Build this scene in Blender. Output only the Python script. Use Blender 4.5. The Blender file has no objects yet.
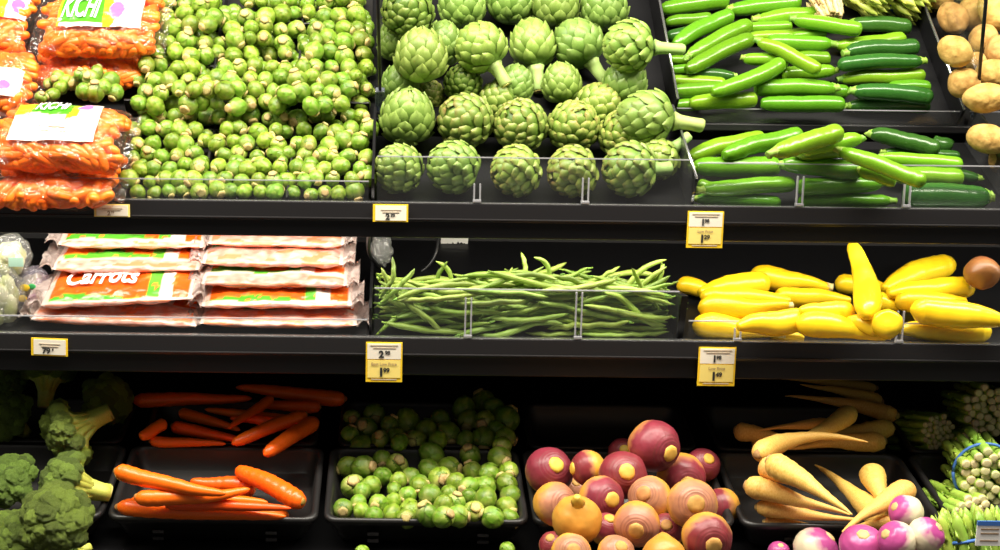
import bpy, bmesh, math, random
import numpy as np
from mathutils import Vector, Matrix, noise

# ------------------------------------------------------------------ camera, sky, lights, exposure
SC = bpy.context.scene
COL = SC.collection
rnd = random.Random(11)
F = 1260.0                      # focal length in pixels of a 1000 x 550 frame
CAMP = Vector((0.0, -1.80, 1.60))
PITCH, ROLL, VPX = math.radians(10.0), 0.0118, 390.0
RM = Matrix.Rotation(math.pi / 2 - PITCH, 3, 'X') @ Matrix.Rotation(ROLL, 3, 'Z')
cd = bpy.data.cameras.new('camera')
cam = bpy.data.objects.new('camera', cd)
COL.objects.link(cam)
cam.matrix_world = Matrix.Translation(CAMP) @ RM.to_4x4()
cd.sensor_width = 36.0
cd.lens = 36.0 * F / 1000.0
cd.shift_x = (500.0 - VPX) / 1000.0
cd.clip_start = 0.05
SC.camera = cam

w = bpy.data.worlds.new('store_air')
SC.world = w
w.use_nodes = True
w.node_tree.nodes['Background'].inputs[0].default_value = (1.0, 0.93, 0.84, 1)
w.node_tree.nodes['Background'].inputs[1].default_value = 0.11

def area(name, loc, target, sx, sy, power, color):
    l = bpy.data.lights.new(name, 'AREA')
    l.shape = 'RECTANGLE'
    l.size, l.size_y, l.energy, l.color = sx, sy, power, color
    o = bpy.data.objects.new(name, l)
    COL.objects.link(o)
    o.location = loc
    d = Vector(target) - Vector(loc)
    o.rotation_euler = d.to_track_quat('-Z', 'Y').to_euler()
    return o

WARM = (1.0, 0.93, 0.80)
area('canopy_lamp', (0.15, -0.34, 2.45), (0.15, 0.06, 1.30), 3.0, 0.20, 78, WARM)
area('store_ceiling_lamp', (0.2, -1.05, 3.1), (0.2, 0.0, 1.2), 3.2, 0.5, 26, WARM)
area('undershelf_lamp', (0.2, 0.035, 1.348), (0.2, 0.17, 1.18), 2.6, 0.03, 4.2, WARM)

SC.view_settings.view_transform = 'Standard'
SC.view_settings.look = 'None'
SC.view_settings.gamma = 1.0
SC.view_settings.use_curve_mapping = False
SC.view_settings.exposure = 0.15

# ------------------------------------------------------------------ geometry of the view and of the trays
def ray(px, py):
    return RM @ Vector(((px - VPX) / F, (275.0 - py) / F, -1.0))

def on_y(px, py, Y):
    d = ray(px, py)
    return CAMP + d * ((Y - CAMP.y) / d.y)

class Tray:
    """A sloping tray: plane through (Y0, Z0) rising towards the back at an angle."""
    def __init__(s, Y0, Z0, deg):
        a = math.radians(deg)
        s.o = Vector((0, Y0, Z0)); s.n = Vector((0, -math.sin(a), math.cos(a))); s.t = Vector((0, math.cos(a), math.sin(a))); s.a = a
    def at(s, px, py, h=0.0):
        d = ray(px, py)
        k = ((s.o - CAMP).dot(s.n) + h) / d.dot(s.n)
        return CAMP + d * k
    def pt(s, X, along, h=0.0):
        return Vector((X, 0, 0)) + s.o + s.t * along + s.n * h
    def along(s, Y):
        return (Y - s.o.y) / s.t.y

def depth(p):
    return -(RM.inverted() @ (p - CAMP)).z

LOW = Tray(0.0, 1.366, 28)       # top tier, tray behind the price rail
UPP = Tray(0.205, 1.497, 42)       # top tier, steeper tray behind it
MID = Tray(0.0, 1.180, 18)       # middle tier
BOT = Tray(-0.085, 0.900, 14)      # floor of the black tubs on the bottom tier
FRONT = Tray(-0.33, 0.80, 14)      # tubs in front of those, lower down

# ------------------------------------------------------------------ helpers
class MB:
    def __init__(s):
        s.v = []; s.f = []; s.uv = []; s.c = []; s.m = []
    def add(s, verts, faces, uv=None, col=None, mi=0):
        b = len(s.v)
        s.v += [tuple(v) for v in verts]
        s.f += [tuple(i + b for i in f) for f in faces]
        s.uv += list(uv) if uv is not None else [(0, 0)] * len(verts)
        if col is None: col = (1, 1, 1)
        s.c += list(col) if isinstance(col, list) else [col] * len(verts)
        s.m += [mi] * len(faces)
    def box(s, lo, hi, mi=0, M=None):
        x0, y0, z0 = lo; x1, y1, z1 = hi
        vs = [Vector(p) for p in ((x0, y0, z0), (x1, y0, z0), (x1, y1, z0), (x0, y1, z0), (x0, y0, z1), (x1, y0, z1), (x1, y1, z1), (x0, y1, z1))]
        if M is not None: vs = [M @ v for v in vs]
        s.add(vs, [(0, 3, 2, 1), (4, 5, 6, 7), (0, 1, 5, 4), (1, 2, 6, 5), (2, 3, 7, 6), (3, 0, 4, 7)], mi=mi)
    def sweep(s, P, R, seg=12, col=None, ridge=None, mi=0, flat=None, up=None):
        P = [Vector(p) for p in P]
        n = len(P)
        T = [(P[min(i + 1, n - 1)] - P[max(i - 1, 0)]).normalized() for i in range(n)]
        ref = Vector(up) if up is not None else (Vector((0, 0, 1)) if abs(T[0].z) < .9 else Vector((1, 0, 0)))
        u = (ref - T[0] * ref.dot(T[0])).normalized()
        vs, uv, cs = [], [], []
        L = 0
        for i in range(n):
            if i:
                L += (P[i] - P[i - 1]).length
                u = (u - T[i] * u.dot(T[i])).normalized()
            w_ = T[i].cross(u)
            for k in range(seg):
                a = 2 * math.pi * k / seg
                r = R[i]
                if ridge: r *= 1 + ridge[1] * math.cos(ridge[0] * a)
                vs.append(P[i] + u * (math.cos(a) * r * (flat or 1)) + w_ * (math.sin(a) * r))
                uv.append((L, k / seg))
                if callable(col): cs.append(col(i / (n - 1), a))
        fs = []
        for i in range(n - 1):
            for k in range(seg):
                k2 = (k + 1) % seg
                fs.append((i * seg + k, i * seg + k2, (i + 1) * seg + k2, (i + 1) * seg + k))
        fs.append(tuple(range(seg - 1, -1, -1))); fs.append(tuple((n - 1) * seg + k for k in range(seg)))
        s.add(vs, fs, uv, cs if callable(col) else col, mi)
    def ball(s, c, r, M=None, nu=16, nv=10, col=None, fn=None):
        vs, uv, cs = [], [], []
        for j in range(nv + 1):
            th = math.pi * j / nv
            for i in range(nu):
                ph = 2 * math.pi * i / nu
                d = Vector((math.sin(th) * math.cos(ph), math.sin(th) * math.sin(ph), math.cos(th)))
                p = d * (fn(d, th, ph) if fn else 1.0)
                p = Vector((p.x * r[0], p.y * r[1], p.z * r[2])) if isinstance(r, (tuple, list)) else p * r
                if M is not None: p = M @ p
                vs.append(p + Vector(c)); uv.append((i / nu, j / nv))
                if callable(col): cs.append(col(d, th, ph))
        fs = [(j * nu + i, (j + 1) * nu + i, (j + 1) * nu + (i + 1) % nu, j * nu + (i + 1) % nu) for j in range(nv) for i in range(nu)]
        s.add(vs, fs, uv, cs if callable(col) else col)
    def mesh(s, name, mats, smooth=True):
        me = bpy.data.meshes.new(name)
        me.from_pydata(s.v, [], s.f)
        l = me.uv_layers.new(name='UVMap')
        vi = np.zeros(len(me.loops), dtype=np.int32); me.loops.foreach_get('vertex_index', vi)
        l.data.foreach_set('uv', np.array(s.uv, dtype=np.float32)[vi].ravel())
        ca = me.color_attributes.new('Col', 'FLOAT_COLOR', 'POINT')
        c = np.ones((len(s.v), 4), dtype=np.float32); c[:, :3] = np.array(s.c, dtype=np.float32).reshape(-1, 3)
        ca.data.foreach_set('color', c.ravel())
        for m in (mats if isinstance(mats, (list, tuple)) else [mats]): me.materials.append(m)
        me.polygons.foreach_set('material_index', np.array(s.m, dtype=np.int32))
        me.polygons.foreach_set('use_smooth', np.full(len(s.f), smooth))
        me.update()
        return me
    def build(s, name, mats, parent=None, smooth=True, loc=None, bevel=0):
        o = bpy.data.objects.new(name, s.mesh(name, mats, smooth))
        COL.objects.link(o)
        if parent is not None: o.parent = parent
        if loc is not None: o.location = loc
        if bevel:
            b = o.modifiers.new('edge', 'BEVEL'); b.width = bevel; b.segments = 2; b.limit_method = 'ANGLE'
        return o

def shift(mb, c):
    mb.v = [(v[0] - c[0], v[1] - c[1], v[2] - c[2]) for v in mb.v]
    return mb

def tag(o, label=None, cat=None, group=None, kind=None):
    if label: o['label'] = label
    if cat: o['category'] = cat
    if group: o['group'] = group
    if kind: o['kind'] = kind
    return o

def thing(name, loc, label, cat, group=None, rot=None):
    o = bpy.data.objects.new(name, None)
    COL.objects.link(o)
    o.empty_display_size = 0.02
    o.location = loc
    if rot is not None: o.rotation_euler = rot
    return tag(o, label, cat, group)

def put(name, me, parent=None, loc=None, rot=None, scale=None):
    o = bpy.data.objects.new(name, me)
    COL.objects.link(o)
    if parent is not None: o.parent = parent
    if loc is not None: o.location = loc
    if rot is not None: o.rotation_euler = rot
    if scale is not None: o.scale = (scale,) * 3 if not isinstance(scale, (tuple, list)) else scale
    return o

def axis_rot(d, roll=0.0):
    """Rotation that takes +Z to the direction d."""
    q = Vector(d).normalized().to_track_quat('Z', 'Y')
    return (q.to_matrix() @ Matrix.Rotation(roll, 3, 'Z'))

def nz(p, s=1.0, seed=0.0):
    return noise.noise(Vector((p[0] * s + seed, p[1] * s + seed * 1.7, p[2] * s - seed)))

# ------------------------------------------------------------------ materials
def nodes(name):
    m = bpy.data.materials.new(name)
    m.use_nodes = True
    nt = m.node_tree
    return m, nt, nt.nodes['Principled BSDF']

def N(nt, kind, **kw):
    n = nt.nodes.new('ShaderNode' + kind)
    for k, v in kw.items():
        if k in n.inputs: n.inputs[k].default_value = v
        else: setattr(n, k, v)
    return n

def plain(name, c, rough=.5, spec=.5, metal=0.0, coat=0.0, bump=None):
    m, nt, b = nodes(name)
    b.inputs['Base Color'].default_value = (*c, 1); b.inputs['Roughness'].default_value = rough
    b.inputs['Specular IOR Level'].default_value = spec; b.inputs['Metallic'].default_value = metal
    b.inputs['Coat Weight'].default_value = coat
    if bump:
        tc = N(nt, 'TexCoord'); t = N(nt, 'TexNoise', Scale=bump[0], Detail=3.0); bp = N(nt, 'Bump', Strength=bump[1], Distance=bump[2])
        nt.links.new(tc.outputs['Object'], t.inputs['Vector']); nt.links.new(t.outputs['Fac'], bp.inputs['Height']); nt.links.new(bp.outputs['Normal'], b.inputs['Normal'])
    return m

def veg(name, c1, c2, scale=60.0, rough=.35, attr=False, streak=None, lo=.35, hi=.65, bump=(80, .15, .002), jitter=(.02, .12), sss=0.0, coat=0.0, spec=.5, vor=False):
    """Skin of a vegetable: two tones mixed by a noise, a small change of tone from one piece to the next, fine bumps."""
    m, nt, b = nodes(name)
    L = nt.links.new
    tc = N(nt, 'TexCoord')
    src = tc.outputs['Object']
    if streak:
        mp = N(nt, 'Mapping'); mp.inputs['Scale'].default_value = (streak[0], streak[1], 1)
        L(tc.outputs['UV'], mp.inputs['Vector']); src = mp.outputs['Vector']
    t = N(nt, 'TexVoronoi', Scale=scale) if vor else N(nt, 'TexNoise', Scale=scale, Detail=4.0)
    L(src, t.inputs['Vector'])
    mr = N(nt, 'MapRange'); mr.inputs[1].default_value = lo; mr.inputs[2].default_value = hi
    L(t.outputs['Distance' if vor else 'Fac'], mr.inputs[0])
    mx = N(nt, 'Mix', data_type='RGBA')
    L(mr.outputs[0], mx.inputs[0])
    mx.inputs[6].default_value = (*c1, 1); mx.inputs[7].default_value = (*c2, 1)
    out = mx.outputs[2]
    if attr:
        at = N(nt, 'VertexColor', layer_name='Col'); mu = N(nt, 'Mix', data_type='RGBA', blend_type='MULTIPLY'); mu.inputs[0].default_value = 1
        L(at.outputs['Color'], mu.inputs[6]); L(out, mu.inputs[7]); out = mu.outputs[2]
    oi = N(nt, 'ObjectInfo'); hs = N(nt, 'HueSaturation')
    for k, amp, sock in ((1.0, jitter[0], 'Hue'), (7.31, jitter[1], 'Value')):
        a = N(nt, 'Math', operation='MULTIPLY'); a.inputs[1].default_value = k; L(oi.outputs['Random'], a.inputs[0])
        fr = N(nt, 'Math', operation='FRACT'); L(a.outputs[0], fr.inputs[0])
        r = N(nt, 'MapRange'); base = .5 if sock == 'Hue' else 1.0
        r.inputs[3].default_value = base - amp; r.inputs[4].default_value = base + amp
        L(fr.outputs[0], r.inputs[0]); L(r.outputs[0], hs.inputs[sock])
    L(out, hs.inputs['Color']); L(hs.outputs['Color'], b.inputs['Base Color'])
    b.inputs['Roughness'].default_value = rough; b.inputs['Specular IOR Level'].default_value = spec
    b.inputs['Coat Weight'].default_value = coat
    if sss:
        b.inputs['Subsurface Weight'].default_value = sss; b.inputs['Subsurface Scale'].default_value = .004
    if bump:
        t2 = N(nt, 'TexVoronoi', Scale=bump[0]) if vor else N(nt, 'TexNoise', Scale=bump[0], Detail=2.0)
        bp = N(nt, 'Bump', Strength=bump[1], Distance=bump[2])
        L(tc.outputs['Object'], t2.inputs['Vector']); L(t2.outputs['Distance' if vor else 'Fac'], bp.inputs['Height']); L(bp.outputs['Normal'], b.inputs['Normal'])
    return m

def clear(name, tint, haze=.06, gloss=.10, rough=.08, hazecol=(.8, .8, .85), bump=None):
    """Clear plastic: mostly lets light through, a little gloss and a little haze."""
    m = bpy.data.materials.new(name); m.use_nodes = True
    nt = m.node_tree; nt.nodes.clear(); L = nt.links.new
    tr = N(nt, 'BsdfTransparent'); tr.inputs[0].default_value = (*tint, 1)
    df = N(nt, 'BsdfDiffuse'); df.inputs[0].default_value = (*hazecol, 1)
    gl = N(nt, 'BsdfGlossy'); gl.inputs['Roughness'].default_value = rough
    a = N(nt, 'MixShader'); a.inputs[0].default_value = haze; L(tr.outputs[0], a.inputs[1]); L(df.outputs[0], a.inputs[2])
    lw = N(nt, 'LayerWeight'); lw.inputs[0].default_value = .35
    mu = N(nt, 'MapRange'); mu.inputs[3].default_value = gloss; mu.inputs[4].default_value = min(1, gloss + .22); L(lw.outputs['Fresnel'], mu.inputs[0])
    b_ = N(nt, 'MixShader'); L(mu.outputs[0], b_.inputs[0]); L(a.outputs[0], b_.inputs[1]); L(gl.outputs[0], b_.inputs[2])
    if bump:
        tc = N(nt, 'TexCoord'); t = N(nt, 'TexNoise', Scale=bump[0], Detail=3.0, Distortion=.6); bp = N(nt, 'Bump', Strength=bump[1], Distance=bump[2])
        L(tc.outputs['Object'], t.inputs['Vector']); L(t.outputs['Fac'], bp.inputs['Height']); L(bp.outputs['Normal'], gl.inputs['Normal']); L(bp.outputs['Normal'], lw.inputs['Normal'])
    o = N(nt, 'OutputMaterial'); L(b_.outputs[0], o.inputs[0])
    return m

M = {}
M['black'] = plain('black_enamel', (.007, .007, .008), .38, .32, bump=(18, .06, .002))
M['tub'] = plain('black_tub_plastic', (.012, .011, .011), .42, .5, bump=(150, .12, .001))
M['panel'] = plain('dark_liner', (.014, .013, .014), .55, .3, bump=(6, .1, .01))
M['rail'] = plain('price_rail_plastic', (.016, .015, .016), .25, .45)
M['chrome'] = plain('polished_edge', (.55, .55, .56), .22, .5, metal=.9)
M['acryl'] = clear('clear_acrylic', (.92, .93, .92), .008, .008)
M['smoke'] = clear('smoked_acrylic', (.42, .43, .43), .03, .05)
M['edge'] = clear('acrylic_edge', (.6, .6, .6), .35, .15, .2)
M['bracket'] = clear('blue_grey_bracket', (.45, .5, .6), .35, .12, .2, (.30, .34, .42))
M['floor'] = plain('floor_tile', (.30, .28, .25), .4)
M['zuc'] = veg('zucchini_skin', (.062, .195, .005), (.135, .32, .013), 9, .26, streak=(22, 26), lo=.35, hi=.7, jitter=(.012, .14))
M['zucb'] = veg('bright_zucchini_skin', (.115, .29, .007), (.21, .41, .02), 9, .26, streak=(22, 26), lo=.35, hi=.7, jitter=(.012, .12))
M['zucd'] = veg('dark_zucchini_skin', (.018, .080, .010), (.055, .17, .022), 9, .25, streak=(22, 26), lo=.4, hi=.8, jitter=(.01, .15))
M['zstem'] = veg('zucchini_stem', (.16, .34, .03), (.30, .45, .07), 90, .5)
M['squash'] = veg('yellow_squash_skin', (.86, .52, .008), (.92, .64, .020), 14, .27, lo=.3, hi=.7, jitter=(.006, .05), bump=(30, .12, .004))
M['sqstem'] = veg('squash_stem', (.62, .48, .12), (.70, .62, .30), 120, .6)
M['carrot'] = veg('carrot_skin', (.92, .105, .003), (.98, .17, .008), 10, .33, streak=(60, 3), jitter=(.008, .08), bump=(60, .2, .002))
M['cstem'] = veg('carrot_crown', (.50, .16, .02), (.36, .22, .05), 150, .7)
M['parsnip'] = veg('parsnip_skin', (.80, .42, .07), (.92, .58, .16), 8, .55, streak=(70, 3), jitter=(.01, .10), bump=(70, .3, .002))
M['pstem'] = veg('parsnip_crown', (.34, .20, .06), (.50, .34, .12), 120, .8)
M['arti'] = veg('artichoke_bracts', (.68, .70, .62), (.90, .88, .80), 50, .45, attr=True, jitter=(.012, .13), bump=(90, .1, .002))
M['astem'] = veg('artichoke_stem', (.30, .46, .10), (.44, .58, .20), 90, .5)
M['sprout'] = veg('sprout_leaves', (.78, .82, .7), (1, 1, 1), 3.0, .34, attr=True, jitter=(.016, .26), bump=(9, .15, .04))
M['sbase'] = veg('sprout_cut_base', (.46, .35, .11), (.58, .46, .19), 6, .6)
M['bean'] = veg('bean_skin', (.21, .33, .035), (.33, .45, .085), 30, .42, jitter=(.015, .22))
M['rut'] = veg('rutabaga_skin', (.80, .80, .78), (1, 1, 1), 45, .42, attr=True, jitter=(.006, .07), bump=(60, .25, .003))
M['tan_crown'] = veg('tan_rutabaga_crown', (.46, .22, .05), (.62, .36, .09), 90, .65)
M['tcrown'] = veg('turnip_crown', (.62, .44, .16), (.74, .58, .28), 60, .6)
M['rcrown'] = veg('rutabaga_crown', (.66, .38, .045), (.78, .52, .09), 60, .55)
M['turnip'] = veg('turnip_skin', (.90, .90, .88), (1, 1, 1), 40, .3, attr=True, jitter=(.006, .05))
M['potato'] = veg('potato_skin', (.36, .20, .05), (.58, .36, .11), 70, .75, lo=.32, hi=.60, jitter=(.008, .09), bump=(90, .6, .004), spec=.25)
M['floret'] = veg('broccoli_florets', (.42, .56, .07), (.13, .27, .03), 240, .6, lo=.1, hi=.95, vor=True, attr=True, bump=(230, 1.0, .004), jitter=(.012, .12))
M['stalk'] = veg('broccoli_stalk', (.42, .52, .06), (.58, .62, .13), 40, .5)
M['cut'] = veg('cut_stalk_end', (.64, .58, .20), (.56, .44, .14), 60, .6)
M['spear'] = veg('asparagus_spear', (.24, .42, .04), (.42, .58, .10), 30, .4, attr=True, jitter=(.02, .18))
M['butt'] = veg('asparagus_cut_end', (.62, .56, .24), (.74, .66, .38), 80, .55, jitter=(.03, .18))
M['band'] = plain('blue_rubber_band', (.05, .16, .50), .5)
M['film'] = clear('clear_bag_film', (1.0, .91, .84), .012, .05, .10, (1, .8, .7), bump=(35, 1.0, .03))
M['print'] = veg('printed_film', (.95, .95, .95), (1, 1, 1), 30, .24, attr=True, jitter=(.0, .0), bump=(42, .5, .012), coat=.5)
M['white'] = plain('white_print', (.92, .90, .88), .4)
M['gum'] = clear('thin_produce_bag', (.93, .94, .92), .10, .08, .18, (.9, .9, .88), bump=(50, 1.0, .03))
M['card'] = plain('price_card', (.84, .78, .66), .5)
M['yellow'] = plain('yellow_card', (.90, .60, .02), .5)
M['paleyellow'] = plain('pale_yellow_card', (.90, .72, .20), .5)
M['line'] = plain('pale_print_line', (.56, .46, .34), .6)
M['ink'] = plain('black_ink', (.02, .02, .02), .6)
M['grey_ink'] = plain('brown_ink', (.30, .20, .12), .6)
M['cable'] = plain('black_cable', (.012, .012, .013), .35)
M['paper'] = plain('torn_paper', (.80, .78, .72), .8)
# ------------------------------------------------------------------ the setting and the case
m = MB(); m.box((-3, -3.5, -.05), (3.5, 1.2, 0)); tag(m.build('floor', M['floor'], smooth=False), kind='structure')
m = MB(); m.box((-3, .62, 0), (3.5, .70, 3.3)); tag(m.build('wall_back', M['panel'], smooth=False), kind='structure')

XL, XR = -1.05, 1.45
case = thing('refrigerated_display_case', (0, .3, 0), 'long black three-tier refrigerated produce case holding all the vegetables', 'display case')
CB = Vector(case.location)
def cpart(name, mat, boxes, parent=case, bevel=.002, trays=(), base=CB):
    mm = MB()
    for lo, hi in boxes: mm.box(lo, hi)
    for t, x0, x1, a0, a1, h0, h1 in trays:
        Mx = Matrix.Identity(4)
        R3 = Matrix((Vector((1, 0, 0)), t.t, t.n)).transposed()
        Mx = Matrix.Translation(t.o) @ R3.to_4x4()
        mm.box((x0, a0, h0), (x1, a1, h1), M=Mx)
    return shift(mm, base).build(name, mat, parent, smooth=False, bevel=bevel)

LZ, MZ = 1.388, 1.190
cpart('base', M['black'], [((XL, -.40, 0), (XR, .55, .78))])
cpart('back_panel', M['panel'], [((XL, .50, 1.70), (XR, .53, 2.35)), ((XL, .33, 1.16), (XR, .36, 1.60)), ((XL, .50, .78), (XR, .53, 1.20))])
lg = on_y(540, 278, .27).z
cpart('ledge', M['black'], [((XL, .25, lg - .012), (XR, .33, lg)), ((XL, .318, 1.24), (-.015, .33, 1.36))])
top = cpart('top_shelf', M['black'], [((XL, .012, 1.358), (XR, .34, 1.366))], trays=[(LOW, XL, XR, .012, .225, -.006, -.0005), (UPP, XL, XR, 0, .42, -.008, -.0005)])
cpart('fascia', M['black'], [((XL, -.004, 1.338), (XR, .012, LZ - .001))], top)
cpart('price_rail', M['rail'], [((XL, -.010, 1.362), (XR, -.003, LZ + .001)), ((XL, -.013, 1.3645), (XR, -.009, 1.3675))], top, .0012)
cpart('shelf_edge', M['chrome'], [((XL, -.0085, LZ + .0008), (XR, .004, LZ + .0022))], top, .0006)
mid = cpart('middle_shelf', M['black'], [((XL, .012, 1.146), (XR, .34, 1.154))], trays=[(MID, XL, XR, .012, .345, -.006, -.0005)])
cpart('fascia', M['black'], [((XL, -.004, 1.134), (XR, .012, MZ - .001))], mid)
cpart('price_rail', M['rail'], [((XL, -.010, 1.163), (XR, -.003, MZ + .001)), ((XL, -.013, 1.1655), (XR, -.009, 1.1685))], mid, .0012)
cpart('shelf_edge', M['chrome'], [((XL, -.0085, MZ + .0008), (XR, .004, MZ + .0022))], mid, .0006)
cpart('tub_deck', M['black'], [((XL, -.42, .70), (XR, -.36, .80))], trays=[(BOT, XL, XR, .0, .62, -.03, -.012), (FRONT, XL, XR, -.05, .24, -.03, -.012)])

# ------------------------------------------------------------------ dividers and clear front lips
def divider(x, tray, s0, s1, hgt, label, mat='smoke', front_h=None, edge=True, thick=.004):
    c = tray.pt(x, (s0 + s1) / 2)
    root = thing('bin_divider', c, label, 'bin divider')
    mm = MB()
    P = [(s0, .001), (s1, .001), (s1, hgt), (s0, front_h or hgt)]
    vs = [tray.pt(x + dx, a, h) for dx in (-thick / 2, thick / 2) for a, h in P]
    mm.add(vs, [(0, 1, 2, 3), (7, 6, 5, 4), (0, 4, 5, 1), (1, 5, 6, 2), (2, 6, 7, 3), (3, 7, 4, 0)])
    shift(mm, c).build('divider_panel', M[mat], root, False)
    if edge:
        mm = MB(); mm.sweep([tray.pt(x, s0, (front_h or hgt) + .001), tray.pt(x, s1, hgt + .001)], [.0022, .0022], 6)
        shift(mm, c).build('top_edge', M['chrome'], root)
    return root

divider(-.405, LOW, .018, .21, .02, 'low divider between the front carrot bag and the front brussels sprouts', 'black', edge=False)
divider(-.026, LOW, .018, .22, .055, 'black divider between brussels sprouts and artichokes, front tray of the top shelf', 'black', edge=False)
divider(.434, LOW, .018, .22, .062, 'smoky divider between artichokes and zucchini in the front tray', 'smoke')
divider(.905, LOW, .018, .22, .062, 'smoky divider between zucchini and potatoes in the front tray', 'smoke')
divider(.443, UPP, .0, .36, .05, 'black chrome-edged divider between artichokes and zucchini in the back tray', 'black')
divider(.893, UPP, .0, .36, .034, 'black chrome-edged divider between zucchini and potatoes in the back tray', 'black')
divider(-.028, MID, .018, .22, .05, 'black divider between carrot bags and green beans', 'black', edge=False)
divider(.428, MID, .018, .16, .02, 'thick black divider between green beans and yellow squash', 'black', edge=False, thick=.010, front_h=.076)

def post(px_top, px_bot, X, label):
    """A tall clear divider standing out from the upper tray: its dark front edge leans out over the tray in front."""
    c = UPP.pt(X, .012, .003)
    root = thing('tall_clear_divider', c, label, 'divider')
    d = (on_y(px_top[0], px_top[1], .02) - c)
    up = d.normalized()
    mm = MB()
    e = .30
    vs = [c + Vector((dx, 0, 0)) + v for dx in (-.0015, .0015) for v in (Vector(), UPP.t * .32, UPP.t * .32 + up * e * .7, up * e)]
    mm.add(vs, [(0, 1, 2, 3), (7, 6, 5, 4), (0, 4, 5, 1), (1, 5, 6, 2), (2, 6, 7, 3), (3, 7, 4, 0)])
    shift(mm, c).build('panel', M['acryl'], root, False)
    mm = MB(); mm.sweep([c + up * .045, c + up * e], [.0026, .0026], 8)
    shift(mm, c).build('dark_front_edge', M['black'], root)
    mm = MB(); b = up * .037; 
    Mx = Matrix.Translation(c + b) @ axis_rot(up).to_4x4()
    mm.box((-.0075, -.004, -.03), (.0075, .006, .018), M=Mx)
    shift(mm, c).build('bracket', M['bracket'], root, False, bevel=.002)
post((378, 0), None, -.018, 'tall clear divider with dark edge between the sprouts and the artichokes')
post((986, 0), None, .925, 'tall clear divider with dark edge in front of the potatoes')

class U2: pass
u2 = U2(); u2.o = Vector((0, .198, UPP.o.z - .002))
def lip(x0, x1, tray, hgt, clips, label, lowh=.001):
    c = Vector(((x0 + x1) / 2, tray.o.y - .004, 1.388 if tray is LOW else 1.190 if tray is MID else tray.o.z))
    root = thing('clear_front_lip', c, label, 'bin lip')
    mm = MB(); mm.box((x0, c.y - .0015, c.z + .003), (x1, c.y + .0015, c.z + hgt)); shift(mm, c).build('lip_panel', M['acryl'], root, False)
    mm = MB(); mm.box((x0, c.y - .0018, c.z + hgt), (x1, c.y + .0018, c.z + hgt + .0016)); shift(mm, c).build('top_edge', M['edge'], root, False)
    for X, ch in clips:
        mm = MB()
        for dx in (-.0042, .0042): mm.box((X + dx - .0012, c.y - .006, c.z + .004), (X + dx + .0012, c.y - .0015, c.z + ch))
        mm.box((X - .006, c.y - .007, c.z + .003), (X + .006, c.y - .0015, c.z + .007))
        shift(mm, c).build('clip', M['edge'], root, False, bevel=.0008)
def xz(px, Y=.01): return on_y(px, 205, Y).x
lip(-1.0, -.032, LOW, .030, [(xz(38), .014)], 'low clear lip in front of the carrot bags and brussels sprouts')
lip(-.020, .430, LOW, .066, [(xz(476), .03), (xz(583), .04)], 'clear lip in front of the front row of artichokes')
lip(.438, .901, LOW, .062, [(xz(795), .046), (xz(901), .052)], 'clear lip in front of the lower zucchini')
lip(.909, 1.4, LOW, .062, [], 'clear lip in front of the lower potatoes')
lip(-1.0, -.032, MID, .026, [], 'low clear lip in front of the bagged carrots')
lip(-.022, .420, MID, .073, [(xz(470), .062), (xz(581), .072)], 'clear lip in front of the green beans')
lip(.436, 1.4, MID, .030, [(xz(742), .022), (xz(905), .05)], 'low clear lip in front of the yellow squash')
# upper tray: lips with a black strip below
lip(.447, .899, u2, .024, [], 'clear lip in front of the upper zucchini')
lip(.907, 1.4, u2, .024, [], 'clear lip in front of the upper potatoes')
m = MB(); m.box((.44, .190, UPP.o.z - .012), (1.42, .200, UPP.o.z)); 
tag(shift(m, (.9, .195, UPP.o.z)).build('lip_strip', M['black'], None, False, (.9, .195, UPP.o.z), .002), 'black strip along the foot of the upper zucchini and potato lips', 'strip')

# black moulded trays under the brussels sprouts on the top shelf
def rib_tray(tray, x0, x1, s0, s1, cols, rows, hgt, label):
    c = tray.pt((x0 + x1) / 2, s0)
    root = thing('moulded_tray', c, label, 'tray')
    mm = MB(); R4 = Matrix.Translation(tray.o + tray.n * .001) @ Matrix((Vector((1, 0, 0)), tray.t, tray.n)).transposed().to_4x4()
    mm.box((x0, s0, .0), (x1, s1, .003), M=R4); shift(mm, c).build('tray_floor', M['tub'], root, False)
    for x in cols:
        mm = MB(); mm.box((x - .002, s0, .0), (x + .002, s1, hgt), M=R4); shift(mm, c).build('rib', M['tub'], root, False, bevel=.001)
    for s in rows:
        mm = MB(); mm.box((x0, s - .002, .0), (x1, s + .002, hgt), M=R4); shift(mm, c).build('rib', M['tub'], root, False, bevel=.001)
    for px, py in ((214, 52), (362, 68)):
        if tray is UPP:
            q = tray.at(px, py, .028)
            mm = MB(); mm.sweep([q + Vector((-.002, 0, -.012)), q, q + Vector((.003, .0, .012))], [.0012] * 3, 6); shift(mm, c).build('bright_edge', M['chrome'], root)
rib_tray(UPP, -.42, -.035, .0, .385, (-.285, -.15), (.005, .085, .19), .03, 'black ribbed tray under the upper brussels sprouts')
rib_tray(LOW, -.40, -.030, .018, .212, (-.275, -.15), (.085, .2), .022, 'black ribbed tray under the front brussels sprouts')

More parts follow.
